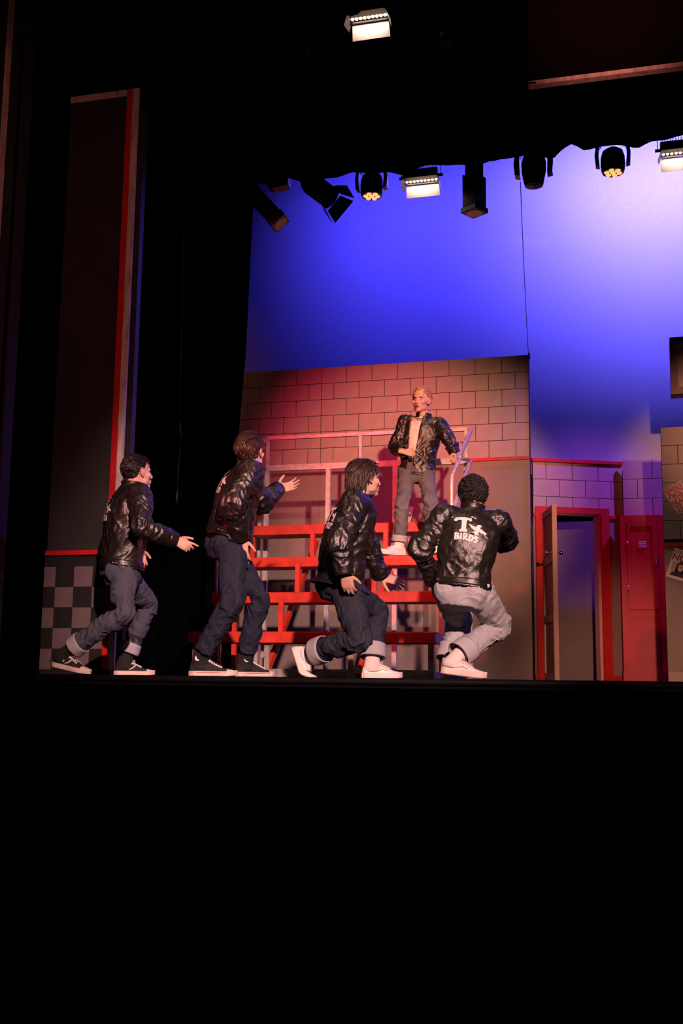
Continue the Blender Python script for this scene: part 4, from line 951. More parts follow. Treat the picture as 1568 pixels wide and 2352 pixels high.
# ------------------------------------------------------------------ shoes
def shoe(person, heel, toe_dir, up, kind, L=0.29, flex=0.0):
    # heel: point under the heel, local x to the toe, z up
    x = unit(toe_dir); z = unit(npv(up)-x*np.dot(up, x)); y = np.cross(z, x); heel = npv(heel)
    def T(p):
        px, py, pz = p; xb = L*0.68
        if flex and px > xb: a = R(flex); q = px-xb; px, pz = xb + q*math.cos(a) - pz*math.sin(a)*0.6, q*math.sin(a) + pz*math.cos(a)
        return heel + x*px + y*py + z*pz
    def hw(s): return float(np.interp(s, [0,0.03,0.1,0.3,0.45,0.6,0.75,0.86,0.94,0.985,1.0],[0.010,0.024,0.033,0.033,0.034,0.042,0.047,0.043,0.032,0.018,0.006]))
    white = kind in ('court','runner'); thick = {'court':0.034,'runner':0.04}.get(kind, 0.030)
    um = WSHOE if white else CANVAS; sm = WSOLE if white else RUBBER
    ss = [0,0.012,0.03,0.06,0.1,0.18,0.27,0.36,0.45,0.55,0.64,0.72,0.8,0.86,0.91,0.95,0.98,1.0]
    # sole
    V = []; F = []; prof = [(0.95,0.0),(1.03,0.004),(1.06,thick*0.5),(1.04,thick),(0.9,thick+0.003)]
    for s in ss:
        for sd in (-1,1):
            for wq, zq in (prof if sd < 0 else prof[::-1]): V.append(T((s*L*1.01+ (0.004 if s==1 else -0.004 if s==0 else 0), sd*hw(s)*wq + sd*0.003, zq+0.008*max(0,(s-0.8))/0.2)))
    n = len(prof)*2
    for i in range(len(ss)-1):
        for k in range(n): F.append((i*n+k,i*n+(k+1)%n,(i+1)*n+(k+1)%n,(i+1)*n+k))
    F += [tuple(range(n-1,-1,-1)), tuple((len(ss)-1)*n+k for k in range(n))]
    # upper
    top = {'court':[(0,0.055),(0.03,0.082),(0.12,0.092),(0.28,0.086),(0.38,0.094),(0.46,0.096),(0.56,0.085),(0.68,0.068),(0.8,0.056),(0.92,0.05),(0.98,0.042),(1,0.036)],
           'runner':[(0,0.06),(0.03,0.09),(0.12,0.1),(0.28,0.095),(0.38,0.1),(0.46,0.098),(0.56,0.086),(0.68,0.07),(0.8,0.058),(0.92,0.05),(0.98,0.044),(1,0.04)],
           'low':[(0,0.05),(0.03,0.078),(0.12,0.086),(0.28,0.078),(0.38,0.092),(0.46,0.094),(0.56,0.08),(0.68,0.062),(0.8,0.05),(0.92,0.044),(0.98,0.038),(1,0.032)],
           'high':[(0,0.06),(0.03,0.1),(0.12,0.12),(0.28,0.12),(0.38,0.115),(0.46,0.1),(0.56,0.08),(0.68,0.062),(0.8,0.05),(0.92,0.044),(0.98,0.038),(1,0.032)]}[kind]
    hs = lambda s: float(np.interp(s, [q[0] for q in top], [q[1] for q in top]))
    def arch(s, off=0.0, n=14, lo=0.0, hi=1.0):
        out = []; h = hs(s)-thick; w_ = hw(s)
        for k in range(n+1):
            a = math.pi*(lo+(hi-lo)*k/n); ca, sa = math.cos(a), math.sin(a)
            pinch = 0.55 if s < 0.5 else 0.85
            wz = w_*(1 - (1-pinch)*max(0, sa)**1.5*0.9)
            out.append(((wz+off)*np.sign(ca)*abs(ca)**0.62, thick-0.004 + (h+off)*abs(sa)**0.8))
        return out
    def uploft(smin, smax, off, lo=0.0, hi=1.0, m=18, nn=14):
        U = []; Fq = []; sv = [smin+(smax-smin)*i/m for i in range(m+1)]
        for s in sv:
            for yy, zz in arch(s, off, nn, lo, hi): U.append(T((s*L, yy, zz)))
        k = nn+1
        for i in range(m):
            for j in range(nn): Fq.append((i*k+j, i*k+j+1, (i+1)*k+j+1, (i+1)*k+j))
        return U, Fq
    U, Fu = uploft(0.0, 1.0, 0.0, m=26); k = 15; Fu += [tuple(range(k-1,-1,-1)), tuple(26*k+j for j in range(k))]
    sh = mesh_obj('shoe', raw_mesh(U, Fu), um, person, True)
    mesh_obj('sole', raw_mesh(V, F), sm, sh, False)
    U, Fu = uploft(0.42, 0.70, 0.003, 0.36, 0.64, 8, 6); mesh_obj('tongue', raw_mesh(U, Fu), um, sh, True, 0.003)
    if not white:
        U, Fu = uploft(0.80, 1.0, 0.003, 0, 1, 10, 14); mesh_obj('toe_cap', raw_mesh(U, Fu), RUBBER, sh, True)
    mb = MB()
    for i in range(6 if kind != 'high' else 8):
        s = 0.66-0.045*i if kind != 'high' else 0.68-0.05*i
        a = arch(max(s,0.3), 0.006, 14, 0.30, 0.70); b_ = arch(max(s-0.03,0.28), 0.006, 14, 0.30, 0.70)
        zoff = max(0, (0.42-s))*0.12 if kind == 'high' else 0
        for rev in (0,1):
            mb.tube([T((((s-0.03*(j/14 if not rev else 1-j/14))*L, a[j][0], a[j][1]+0.002+zoff))) for j in range(0,15,2)], 0.0028, 5)
        for e in (0,14): mb.add([T((s*L+0.005*math.cos(q), a[e][0]*1.02, a[e][1]+0.005*math.sin(q)+zoff)) for q in np.arange(6)*math.pi/3], [(0,1,2,3,4,5)])
    if kind in ('court','runner','low'):
        for sd in (-1,1): mb.tube([T(q) for q in ((0.46*L,sd*0.004,hs(0.45)+0.004),(0.46*L,sd*0.022,hs(0.45)+0.016),(0.5*L,sd*0.03,hs(0.45)+0.01),(0.5*L,sd*0.018,hs(0.48)+0.002))], 0.0025, 5)
    mb.build('laces', LACE, sh)
    if white:
        for sd in (-1,1):
            s0 = [T((q*L, sd*(hw(q)*1.0+0.001), zz)) for q, zz in ((0.35,0.05),(0.5,0.062),(0.62,0.05))]
            MB().tube(s0, 0.0022, 5).build('side_stitching', WSOLE, sh)
        if kind == 'runner':
            for q in (0.3,0.38): MB().tube([T((q*L,-(hw(q)+0.001),0.045)),T(((q+0.12)*L,-(hw(q)*0.8),0.085))],0.003,5).build('side_stripe', WSOLE, sh)
            for q in (0.3,0.38): MB().tube([T(((q+0.1)*L,-(hw(q)+0.001),0.045)),T((q*L,-(hw(q)*0.8),0.085))],0.003,5).build('side_stripe', WSOLE, sh)
        G = []; Fg = []
        for s in ss[1:-1]:
            G += [T((s*L, -hw(s)*0.93, -0.003)), T((s*L, hw(s)*0.93, -0.003)), T((s*L, hw(s)*0.93, 0.004)), T((s*L, -hw(s)*0.93, 0.004))]
        for i in range(len(ss)-3):
            for j in range(4): Fg.append((i*4+j,i*4+(j+1)%4,(i+1)*4+(j+1)%4,(i+1)*4+j))
        mesh_obj('outsole', raw_mesh(G, Fg), GUM, sh, False)
    if kind == 'low':
        for sd in (-1,1):
            c = (0.30*L, sd*(hw(0.3)*0.97+0.002), 0.058); pts = []
            for q in range(10): a = math.pi/2+q*math.pi/5; rr = 0.013 if q%2==0 else 0.0055; pts.append(T((c[0]+rr*math.cos(a), c[1]-sd*0.25*(rr*math.sin(a)), c[2]+rr*math.sin(a))))
            MB().add(pts+[T((c[0],c[1]+sd*0.001,c[2]))], [(q,(q+1)%10,10) for q in range(10)]).build('star', LACE, sh)
            MB().tube([T((q*L, sd*(hw(q)*0.98+0.002), zz)) for q, zz in ((0.36,0.042),(0.44,0.052),(0.52,0.072))],0.005,6).build('side_stripe', LACE, sh)
    if kind == 'high':
        ac = [npv(T((0.24*L,0,0.085))), npv(T((0.225*L,0,0.125))), npv(T((0.235*L,0,0.165)))]
        mesh_obj('ankle_collar', raw_mesh(*ring_strip([(ac[0],x*0.062,y*0.040),(ac[1],x*0.054,y*0.042),(ac[2],x*0.054,y*0.044)],4,28,2.2)), CANVAS, sh, True, 0.004)
        for e_ in range(4):
            zz_ = 0.10+0.018*e_; MB().tube([T((0.24*L+0.056,-0.026,zz_)),T((0.24*L+0.064,0,zz_+0.006)),T((0.24*L+0.056,0.026,zz_))],0.003,5).build('lace', LACE, sh)
        c = (0.18*L, -0.0455, 0.118); n_ = 14
        MB().add([T((c[0]+0.019*math.cos(q*2*math.pi/n_), c[1]+0.25*0.019*math.sin(q*2*math.pi/n_), c[2]+0.019*math.sin(q*2*math.pi/n_))) for q in range(n_)], [tuple(range(n_))]).build('ankle_patch', LACE, sh)
        MB().tube([T((q*L,sd*(hw(q)+0.0065),thick*0.8)) for sd in (-1,) for q in (0.05,0.2,0.4,0.6,0.8)],0.0015,4).build('sole_stripe', REDINK, sh)
    return sh

# ------------------------------------------------------------------ hair
def hair(person, H, k, m, style, seed):
    rnd = random.Random(seed); mm = H @ Matrix.Scale(k, 4); V = []; F = []
    def scalp(th, ph, off):        # th: azimuth from the back (0) to the face (pi), ph: elevation
        c = Vector((0,-0.014,0.030)); d = Vector((math.sin(th)*math.cos(ph), -math.cos(th)*math.cos(ph), math.sin(ph)))
        return c + Vector((d.x*(0.074+off), d.y*(0.096+off), d.z*(0.084+off))), d
    def inside(th, ph):
        a = abs(th); lim = np.interp(a, [0,0.9,1.35,1.6,1.9,2.3,3.15], style['line']); return ph > lim
    # under-cap
    nt_, np_ = (110, 50) if style['kind'] == 'curl' else (48, 22); cap = []; cf = []; vi = {}
    off = style.get('cap', 0.008)
    for i in range(nt_):
        th = -math.pi+2*math.pi*i/nt_
        lim = float(np.interp(abs(th), [0,0.9,1.35,1.6,1.9,2.3,3.15], style['line']))
        for j in range(np_+1):
            ph = lim + (math.pi/2-lim)*j/np_; vol = style['vol'](th, ph)
            p, d = scalp(th, ph, (off+vol)*min(1, 0.25+j/4)); nz = style.get('rough',0.0)*min(1,j/4)*(noise.noise(Vector(p)*55+Vector((seed,0,0)))+0.6*noise.noise(Vector(p)*120))
            p = p + d*nz; cap.append(npv(mm @ p))
    for i in range(nt_):
        for j in range(np_): cf.append((i*(np_+1)+j, ((i+1)%nt_)*(np_+1)+j, ((i+1)%nt_)*(np_+1)+j+1, i*(np_+1)+j+1))
    hobj = mesh_obj('hair', raw_mesh(cap, cf), m, person, True, 0.004)
    # locks
    def lock(P, r, flat=0.55):
        n = 5; base = len(V); P = [Vector(q) for q in P]
        for i, q in enumerate(P):
            t = (P[min(i+1,len(P)-1)]-P[max(i-1,0)]).normalized(); o = (q-Vector((0,-0.014,0.03))).normalized(); b = t.cross(o)
            if b.length < 1e-4: b = Vector((1,0,0))
            b.normalize(); o2 = b.cross(t); rr = r*(1-(i/(len(P)-1))**1.6*0.92)
            for j in range(n): a = 2*math.pi*j/n; V.append(npv(mm @ (q + b*rr*math.cos(a) + o2*rr*flat*math.sin(a))))
        for i in range(len(P)-1):
            for j in range(n): F.append((base+i*n+j, base+i*n+(j+1)%n, base+(i+1)*n+(j+1)%n, base+(i+1)*n+j))
        F.append(tuple(base+(len(P)-1)*n+j for j in range(n)))
    cnt = 0; tries = 0
    while cnt < style['n'] and tries < style['n']*20:
        tries += 1
        th = rnd.uniform(-math.pi, math.pi); ph = math.asin(rnd.uniform(-0.85,1.0))
        if not inside(th, ph+0.02): continue
        cnt += 1
        p, d = scalp(th, ph, off*0.9+style['vol'](th,ph)); hf = 1+(off*0.85+style['vol'](th,ph)*0.9)/0.085+rnd.uniform(-0.03,style.get('loose',0.05))
        if style['kind'] == 'curl':
            ax = Vector((rnd.gauss(0,1),rnd.gauss(0,1),rnd.gauss(0,1))).normalized(); e = d.cross(ax).normalized(); g = d.cross(e); r0 = rnd.uniform(0.005,0.011); P = []; jt = rnd.uniform(-0.006,0.009)
            for q in range(9): a = q*0.95; P.append(p + d*(0.002+jt+0.0022*q) + e*r0*math.cos(a) + g*r0*math.sin(a))
            lock(P, 0.0042, 1.0)
        else:
            P = [p]; cur = p; dirn = d*style['lift'] + Vector(style['flow'](th, ph))
            dirn += Vector((rnd.gauss(0,style['mess']),rnd.gauss(0,style['mess']),rnd.gauss(0,style['mess'])))
            Lk = style['len'](th, ph)*rnd.uniform(0.75,1.2); stp = Lk/6
            for q in range(6):
                e = cur - Vector((0,-0.014,0.030)); nr = Vector((e.x/0.074**2, e.y/0.096**2, e.z/0.084**2)).normalized()
                dirn = dirn + Vector((0,0,-style['grav']))
                if e.z > style.get('hang',-0.075): dirn = dirn - nr*(dirn.dot(nr)*(0.75 if q else 0.3))
                nx = cur + dirn.normalized()*stp
                o = nx - Vector((0,-0.014,0.030)); e = Vector((o.x/0.074,o.y/0.096,o.z/0.084)); 
                if e.length < hf and nx.z > -0.05: o = o*(hf/e.length); nx = Vector((0,-0.014,0.030))+o
                fl_ = Vector(style['flow'](th,ph)); dirn = (nx-cur).normalized()*0.8 + (fl_-nr*fl_.dot(nr))*0.35; P.append(nx); cur = nx
            lock(P, style['r']*rnd.uniform(0.7,1.2))
    if V: mesh_obj('hair_locks', raw_mesh(V, F), m, hobj, True)
    return hobj
# ------------------------------------------------------------------ people: assembly
def make_person(p):
    J = joints(p); P, N, u, L, fr = spine(p); k = p.get('k',1.0); bulk = p.get('bulk',1.0)
    base = Vector((P[0], P[1], p.get('floor',0.0)))
    # head frame
    hd = p['head']; hc = at(hd['px'], hd['py'], hd['Y']); f = dirv(hd['dir']); f = unit(f*math.cos(R(hd.get('pitch',0)))+npv((0,0,1))*math.sin(R(hd.get('pitch',0))))
    r = unit(np.cross(f, (0,0,1))); r = rot(r, f, hd.get('roll',0)); z = np.cross(r, f); H = frame(hc, r, f, z); hk = hd.get('k',1.0)
    # ---- body: one fused skin
    S = Solid()
    S.loft(torso_secs(p, -0.028, -0.05, 0.95), 4, 24, 2.2)
    c9, r9, f9 = fr(0.90)
    S.limb([c9-u*0.03, fr(1.0)[0], npv(H @ Vector((0,-0.028,-0.055))*1.0), npv(H @ Vector((0,-0.018,-0.01)))],[0.07*k,0.056*k,0.056*k,0.058*k],4,18)
    S.ell((0,0,0),(0.062*k,0.06*k,0.07*k), frame(npv(H @ Vector((0,-0.03,-0.06))), r, f, z))
    add_head(S, H, hk)
    cp, rp, fp = fr(0.0)
    S.loft([(fr(0.12)[0], rp*0.14*k, fp*0.10*k),(cp, rp*0.15*k, fp*0.11*k),(cp-u*0.06*k, rp*0.15*k, fp*0.11*k),(cp-u*0.11*k, rp*0.12*k, fp*0.09*k)],3,20)
    for s in 'rl':
        sg = 1 if s == 'r' else -1
        S.limb([c9+r9*0.08*sg*k, J['s'+s], J['s'+s]*0.5+J['e'+s]*0.5, J['e'+s], J['e'+s]*0.6+J['w'+s]*0.4, J['w'+s]],[0.055*k,0.052*k,0.046*k,0.038*k,0.038*k,0.026*k],4,14)
        S.limb([J['h'+s], J['h'+s]*0.55+J['k'+s]*0.45, J['k'+s], J['k'+s]*0.65+J['a'+s]*0.35, J['a'+s]*0.93+J['k'+s]*0.07],[0.08*k,0.07*k,0.045*k,0.042*k,0.030*k],4,14)
        sh = p['shoe_'+s]; S.limb([J['a'+s], npv(sh['heel'])+unit(sh['dir'])*0.09+unit(sh['up'])*0.045, npv(sh['heel'])+unit(sh['dir'])*0.17+unit(sh['up'])*0.042],[0.029*k,0.027*k,0.022*k],3,12)
        hs = p['hand_'+s]; add_hand(S, J['w'+s], hs['f'], hs['d'], (-1 if s == 'r' else 1), hs.get('curl',(15,20,15)), hs.get('thumb',(0.8,0.75,-0.25)), hs.get('spread',5), k*1.03, hs.get('fc'))
    me = S.fuse(0.0042, 2); me = decimate(me, 0.30)
    me.transform(Matrix.Translation(-base)); me.materials.clear(); me.materials.append(p.get('skin',SKIN)); me.polygons.foreach_set('use_smooth', [True]*len(me.polygons)); me.name = 'person'
    body = bpy.data.objects.new('person', me); COL.objects.link(body); body.location = base; WM[body.name] = Matrix.Translation(base)
    tag(body, p['label'], 'person', 'performers in black leather jackets')
    # ---- jeans
    S = Solid(); lw = p.get('leg',1.0); back = -fp
    S.loft([(fr(0.24)[0], rp*0.15*k, fp*0.112*k),(fr(0.12)[0], rp*0.158*k, fp*0.118*k),(cp, rp*0.168*k, fp*0.128*k),(cp-u*0.07*k, rp*0.17*k, fp*0.13*k),(cp-u*0.13*k, rp*0.13*k, fp*0.105*k)],3,24)
    bones = [(fr(0.2)[0], cp-u*0.1*k, 0.15)]; amps = [(0.004,0.010)]; freq = [(16,9,0.4)]
    ends = {}
    for s in 'rl':
        hj, kj, aj = J['h'+s], J['k'+s], J['a'+s]; ak = aj + (kj-aj)*p.get('hem_up',0.06); ends[s] = (ak, unit(aj-kj))
        S.ell((0,0,0),(0.088*k,0.085*k,0.095*k), frame(hj+back*0.055*k-u*0.02*k, rp, fp, u))
        wl = [q*lw*k for q in (0.096,0.093,0.082,0.074,0.072,0.068,0.066)]
        nk = kj + unit(kj-(hj+aj)/2)*0.012
        S.limb([hj, hj*0.68+kj*0.32, hj*0.3+kj*0.7, nk, kj*0.7+aj*0.3, kj*0.32+aj*0.68, aj+unit(aj-kj)*0.06], wl, 4, 20)
        bones += [(hj, kj, 0.09),(kj, aj, 0.072)]; amps += [(0.020,0.010,0.020),(0.022,0.014,0.010)]; freq += [(18,9,0.7),(24,9,-0.7)]
    me = S.fuse(0.0065, 6); wrinkle(me, bones, amps, freq, p['seed'], 2.4); smooth_mesh(me, 1)
    wt = fr(0.2)[0]
    def tj(Cn):
        q = (Cn-wt)@u > 0
        idx = near_bone(Cn, bones)[0]
        for i, s in enumerate('rl'): q |= ((Cn-ends[s][0])@ends[s][1] > 0) & (np.linalg.norm(Cn-ends[s][0],axis=1) < 0.2) & ((idx == 2+2*i))
        return q
    cut(me, tj); jeans = mesh_obj('jeans', me, p['jeans'], body, True, 0.003)
    for s in 'rl':
        if p.get('turn_up'):
            e, d = ends[s]; h_ = p['turn_up']; o = mesh_obj('turn_up', raw_mesh(*tube_band(e-d*h_*0.85, e+d*h_*0.15, 0.082*lw*k, 0.085*lw*k)), p.get('cuff_mat',CUFF_PALE), jeans, True, 0.006)
            Vv = getv(o.data); nz = vnoise(Vv*22, p['seed']+3); setv(o.data, Vv + normals(o.data)*(nz*0.004)[:,None])
    # outside seam of each leg and back pocket, stitched
    stitch = mat('denim_stitch_%d' % p['seed'], tuple(min(1, q*1.35+0.015) for q in p['jeans'].node_tree.nodes['Mix'].inputs[7].default_value[:3]), 0.8)
    Vj = getv(jeans.data) + npv(base); bvh = BVHTree.FromPolygons([Vector(v) for v in Vj], [tuple(q.vertices) for q in jeans.data.polygons])
    def on(bv, pts, off):
        out = []
        for q in pts:
            h = bv.find_nearest(Vector(q)); nn = h[1]
            if nn.dot(Vector(q)-h[0]) < 0: nn = -nn
            out.append(h[0]+nn*off)
        return out
    for s in 'rl':
        sg = 1 if s == 'r' else -1; hj, kj, aj = J['h'+s], J['k'+s], J['a'+s]; pts = []
        for t in np.linspace(0,1,16): pts.append(hj*(1-t)+kj*t + rp*sg*0.13)
        for t in np.linspace(0.08,0.86,14): pts.append(kj*(1-t)+aj*t + rp*sg*0.11)
        MB().tube([tuple(q) for q in on(bvh, pts, 0.0005)], 0.0018, 5).build('side_seam', stitch, jeans)
        pc = hj + back*0.16 + rp*sg*0.01; pk = [pc+u*0.06+rp*0.06, pc-u*0.05+rp*0.055, pc-u*0.075, pc-u*0.05-rp*0.055, pc+u*0.06-rp*0.06]
        pp = []
        for a, b in zip(pk, pk[1:]): pp += [a*(1-t)+b*t for t in np.linspace(0,1,5)[:-1]]
        MB().tube([tuple(q) for q in on(bvh, pp+[pk[-1]], 0.0005)], 0.0016, 5).build('pocket_seam', stitch, jeans)
    # ---- jacket
    S = Solid(); th = p.get('hem',-0.03); rows = TORSO
    flare = p.get('flare',1.0)
    secs = torso_secs(p, 0.0, -0.2, 1.1, [(th-0.06,0.18*flare,0.14*flare),(th+0.0,0.182*flare,0.142*flare)]+[q for q in rows if q[0] > th+0.04], bulk)
    S.loft(secs, 4, 28, 2.3)
    bones = [(fr(0.0)[0], fr(0.95)[0], 0.16)]; amps = [(0.017,0.014)]; freq = [(14,9,0.9)]; wr = {}
    for s in 'rl':
        sg = 1 if s == 'r' else -1; sj, ej, wj = J['s'+s], J['e'+s], J['w'+s]; d = unit(wj-ej); wr[s] = (wj-d*0.005, d)
        oe = unit(ej-(sj+wj)/2) if np.linalg.norm(ej-(sj+wj)/2) > 0.02 else npv((0,0,0))
        S.limb([c9+r9*0.09*sg*k-u*0.03, sj-u*0.005, sj*0.6+ej*0.4, ej+oe*0.012, ej*0.6+wj*0.4, wj-d*0.03, wj+d*0.05],[q*k*bulk for q in (0.088,0.084,0.076,0.071,0.064,0.053,0.050)],4,20)
        bones += [(sj, ej, 0.08),(ej, wj, 0.066)]; amps += [(0.014,0.019,0.010),(0.021,0.014)]; freq += [(24,11,1.0),(30,11,-1.0)]
    me = S.fuse(0.006, 7)
    hem0 = fr(th)[0]; em0 = fr(p.get('em_t',0.70))[0] - fr(0.7)[2]*0.13*k + fr(0.7)[1]*p.get('em_x',0.0)
    wrinkle(me, bones, amps, freq, p['seed']+31, 3.0, lambda V: np.clip(((V-hem0)@u)/0.10, 0.15, 1)*(1-0.7*np.exp(-(np.linalg.norm(V-em0,axis=1)/0.13)**4))); smooth_mesh(me, 1)
    gap = p.get('gap', (0.02,0.02)); hn = unit(u + npv(p.get('hem_tilt',(0,0,0))))
    def tk(Cn):
        idx, ax, rv, best = near_bone(Cn, bones); q = ((Cn-hem0)@hn < 0) & (idx == 0)
        for i, s in enumerate('rl'): q |= ((Cn-wr[s][0])@wr[s][1] > 0) & (np.linalg.norm(Cn-wr[s][0],axis=1) < 0.13) & (idx == 2+2*i)
        t = ((Cn-P)@u)/L; top = (t > 1.02) & (np.linalg.norm(Cn-fr(1.0)[0],axis=1) < 0.16); q |= top
        g = np.interp(t, [-0.1,0.95], gap); cc = np.array([fr(float(x))[0] for x in np.clip(t,-0.1,1.05)]) if len(Cn) < 0 else P + u*(t*L)[:,None]
        lat = (Cn-cc)@r9 - p.get('gap_off',0.0); fw_ = (Cn-cc)@f9; q |= (fw_ > 0.02) & (np.abs(lat) < g) & (idx == 0)
        return q
    cut(me, tk); jacket = mesh_obj('jacket', me, LEATHER, body, True, 0.005)
    Vj = getv(jacket.data) + npv(base); bvh = BVHTree.FromPolygons([Vector(v) for v in Vj], [tuple(q.vertices) for q in jacket.data.polygons])
    # waistband, cuffs, collar
    def band_from(bv, t0, t1, off, name, n=72, skipfront=True):
        V = []; F = []; m_ = 4; ring = []
        for i in range(m_+1):
            t = t0+(t1-t0)*i/m_; c, r_, f_ = fr(t)
            for j in range(n):
                a = 2*math.pi*j/n; dd = r_*math.cos(a)+f_*math.sin(a)
                h = bv.ray_cast(Vector(c+dd*0.34), Vector(-dd), 0.34)
                q = npv(h[0]) if h[0] is not None and np.linalg.norm(npv(h[0])-c) < 0.24*bulk*flare*1.1 else c + r_*0.182*bulk*flare*k*math.cos(a) + f_*0.142*bulk*flare*k*math.sin(a)
                V.append(q+dd*off)
        gj = int(n*0.25)
        for i in range(m_):
            for j in range(n):
                if skipfront and abs(j-gj) <= (1 + int(gap[0]/0.018)): continue
                F.append((i*n+j,i*n+(j+1)%n,(i+1)*n+(j+1)%n,(i+1)*n+j))
        me = raw_mesh(V, F); smooth_mesh(me, 2, 0.4); return mesh_obj(name, me, LEATHER_TRIM, jacket, True, 0.004)
    if p.get('waistband', True): band_from(bvh, th+0.015, th+0.105, 0.004, 'waistband')
    for s in 'rl':
        w_, d = wr[s]; mesh_obj('cuff', raw_mesh(*tube_band(w_-d*0.055, w_+d*0.006, 0.056*k*bulk, 0.0535*k*bulk)), LEATHER_TRIM, jacket, True, 0.005)
    c0, r0, f0 = fr(0.985); c1 = fr(1.0)[0]+u*0.045*k
    cv, cfc = ring_strip([(c0, r0*0.088*k, f0*0.078*k),(c0*0.5+c1*0.5, r0*0.080*k, f0*0.074*k),(c1, r0*0.082*k, f0*0.080*k)],3,40,2.0)
    cfc = [q for q in cfc if abs(((q[0] % 40)/40)-0.25) > 0.055]
    mesh_obj('collar', raw_mesh(cv, cfc), LEATHER_TRIM, jacket, True, 0.006)
    # side tab with stud, back seams
    for sg in ((1,-1) if p.get('tabs',True) else ()):
        a0 = fr(th+0.05)[0]; q0 = on(bvh, [a0 + r9*sg*0.16 - f9*(0.12-0.04*t) for t in (0,0.5,1,1.5)], 0.006)
        MB().tube([tuple(q) for q in q0], 0.013, 6).build('side_tab', LEATHER_TRIM, jacket)
        n_ = bvh.find_nearest(Vector(q0[0])); nn = n_[1] if n_[1].dot(Vector(q0[0])-Vector(a0)) > 0 else -n_[1]
        tm = frame(q0[1]+nn*0.012, *(lambda zz: (zz.orthogonal().normalized(), zz.cross(zz.orthogonal().normalized()), zz))(nn)); MB(tm).lathe([(0.008,-0.004),(0.008,0.001),(0.004,0.003)],10).build('stud', STUD, jacket)
        sp = [fr(t)[0] + r9*sg*(0.085+0.03*t) - f9*0.2 for t in np.linspace(th+0.1,0.9,22)]; MB().tube([tuple(q) for q in on(bvh, sp, 0.0004)], 0.0016, 5).build('back_seam', LEATHER_TRIM, jacket)
    sp = [fr(0.36)[0] + r9*x - f9*0.22 for x in np.linspace(-0.15,0.15,18)]; MB().tube([tuple(q) for q in on(bvh, sp, 0.0004)], 0.0016, 5).build('back_seam', LEATHER_TRIM, jacket)
    if p.get('emblem', True): put_emblem(p, jacket, bvh, p.get('em_k',1.0), p.get('em_t',0.70), p.get('em_x',0.0), p.get('em_rot',0.0))
    # ---- tee shirt and belt for the man facing us
    if p.get('shirt'):
        S = Solid(); S.loft(torso_secs(p, -0.020, 0.0, 1.02), 4, 24, 2.2); me = S.fuse(0.008, 3); wrinkle(me, [(fr(0.0)[0], fr(1.0)[0], 0.16)], [(0.014,0.010)], [(13,9,0.9)], 77, 2.4)
        top_ = fr(0.985)[0]; bot = fr(0.1)[0]; cut(me, lambda Cn: ((Cn-top_)@unit(u+f9*0.5) > 0) | ((Cn-bot)@u < 0)); mesh_obj('tee_shirt', me, SHIRT, body, True, 0.002)
        bb = ring_strip([(fr(t)[0], rp*0.158*k, fp*0.120*k) for t in (0.10,0.13,0.16)],2,40,2.0); bl = mesh_obj('belt', raw_mesh(*bb), LEATHER_TRIM, body, True, 0.004)
        nb = ring_strip([(fr(0.965)[0]+u*q_, r9*a_*k, f9*a_*k*0.96) for q_, a_ in ((0.0,0.080),(0.010,0.078),(0.022,0.072))],2,40,2.0); mesh_obj('neck_band', raw_mesh(*nb), SHIRT, body, True, 0.004)
        zp = [fr(t)[0] - r9*0.11 + f9*0.3 + r9*0.02*x for x, t in ((0,0.18),(0.5,0.26),(1,0.34))]; MB().tube([tuple(q) for q in on(bvh, zp, 0.001)], 0.003, 5).build('pocket_zip', STUD, jacket)
    # ---- socks and shoes
    for s in 'rl':
        sh = p['shoe_'+s]; shoe(body, sh['heel'], sh['dir'], sh['up'], p['shoe_kind'], sh.get('L',0.29)*1.0, sh.get('flex',0))
        kn = J['k'+s]; aj = J['a'+s]; q = npv(sh['heel'])+unit(sh['dir'])*0.07+unit(sh['up'])*0.075
        sd_ = unit(kn-aj); fd = unit(sh['dir']); ud = unit(npv(sh['up'])-fd*np.dot(sh['up'],fd)); a1 = unit(fd-sd_*np.dot(fd,sd_)); b1 = np.cross(sd_, a1); b2 = np.cross(ud, fd)
        sk = ring_strip([(aj+(kn-aj)*0.45, a1*0.060*k, b1*0.060*k),(aj+(kn-aj)*0.14, a1*0.050*k, b1*0.048*k),(q+ud*0.012, fd*0.058*k, b2*0.043*k),(q-ud*0.03, fd*0.062*k, b2*0.040*k)],4,24,2.0)
        mesh_obj('sock', raw_mesh(*sk), p.get('sock',SOCKB), body, True, 0.002)
    # ---- hair and face
    hair(body, H, hk, p['hair_mat'], p['hair'], p['seed'])
    mm = H @ Matrix.Scale(hk, 4)
    for s in (-1,1):
        S = Solid(); S.ell((s*0.030,0.0745,-0.002),(0.0135,0.012,0.0062), mm, 12); me = raw_mesh(np.vstack(S.v), S.f); e = mesh_obj('eye', me, EYEW, body)
        S = Solid(); S.ell((s*0.030+hd.get('gaze',0),0.0845,-0.002),(0.0058,0.0025,0.0058), mm, 10); mesh_obj('iris', raw_mesh(np.vstack(S.v), S.f), EYEB, e)
        S = Solid(); S.limb([npv(mm @ Vector(q)) for q in ((s*0.016,0.0925,0.016),(s*0.032,0.089,0.021),(s*0.048,0.076,0.016))],[0.0035*hk,0.004*hk,0.002*hk],3,8); mesh_obj('eyebrow', raw_mesh(np.vstack(S.v), S.f), p.get('brow_mat',p['hair_mat']), body)
    S = Solid(); S.ell((0,0.0945,-0.058),(0.02,0.0065,0.0052), mm, 12); S.ell((0,0.092,-0.0745 if p.get('open') else -0.070),(0.018,0.0075,0.0058), mm, 12); mesh_obj('lips', raw_mesh(np.vstack(S.v), S.f), LIP, body)
    if p.get('open'): S = Solid(); S.ell((0,0.0945,-0.066),(0.0155,0.0055,0.0078), mm, 12); mesh_obj('mouth', raw_mesh(np.vstack(S.v), S.f), MOUTH, body)
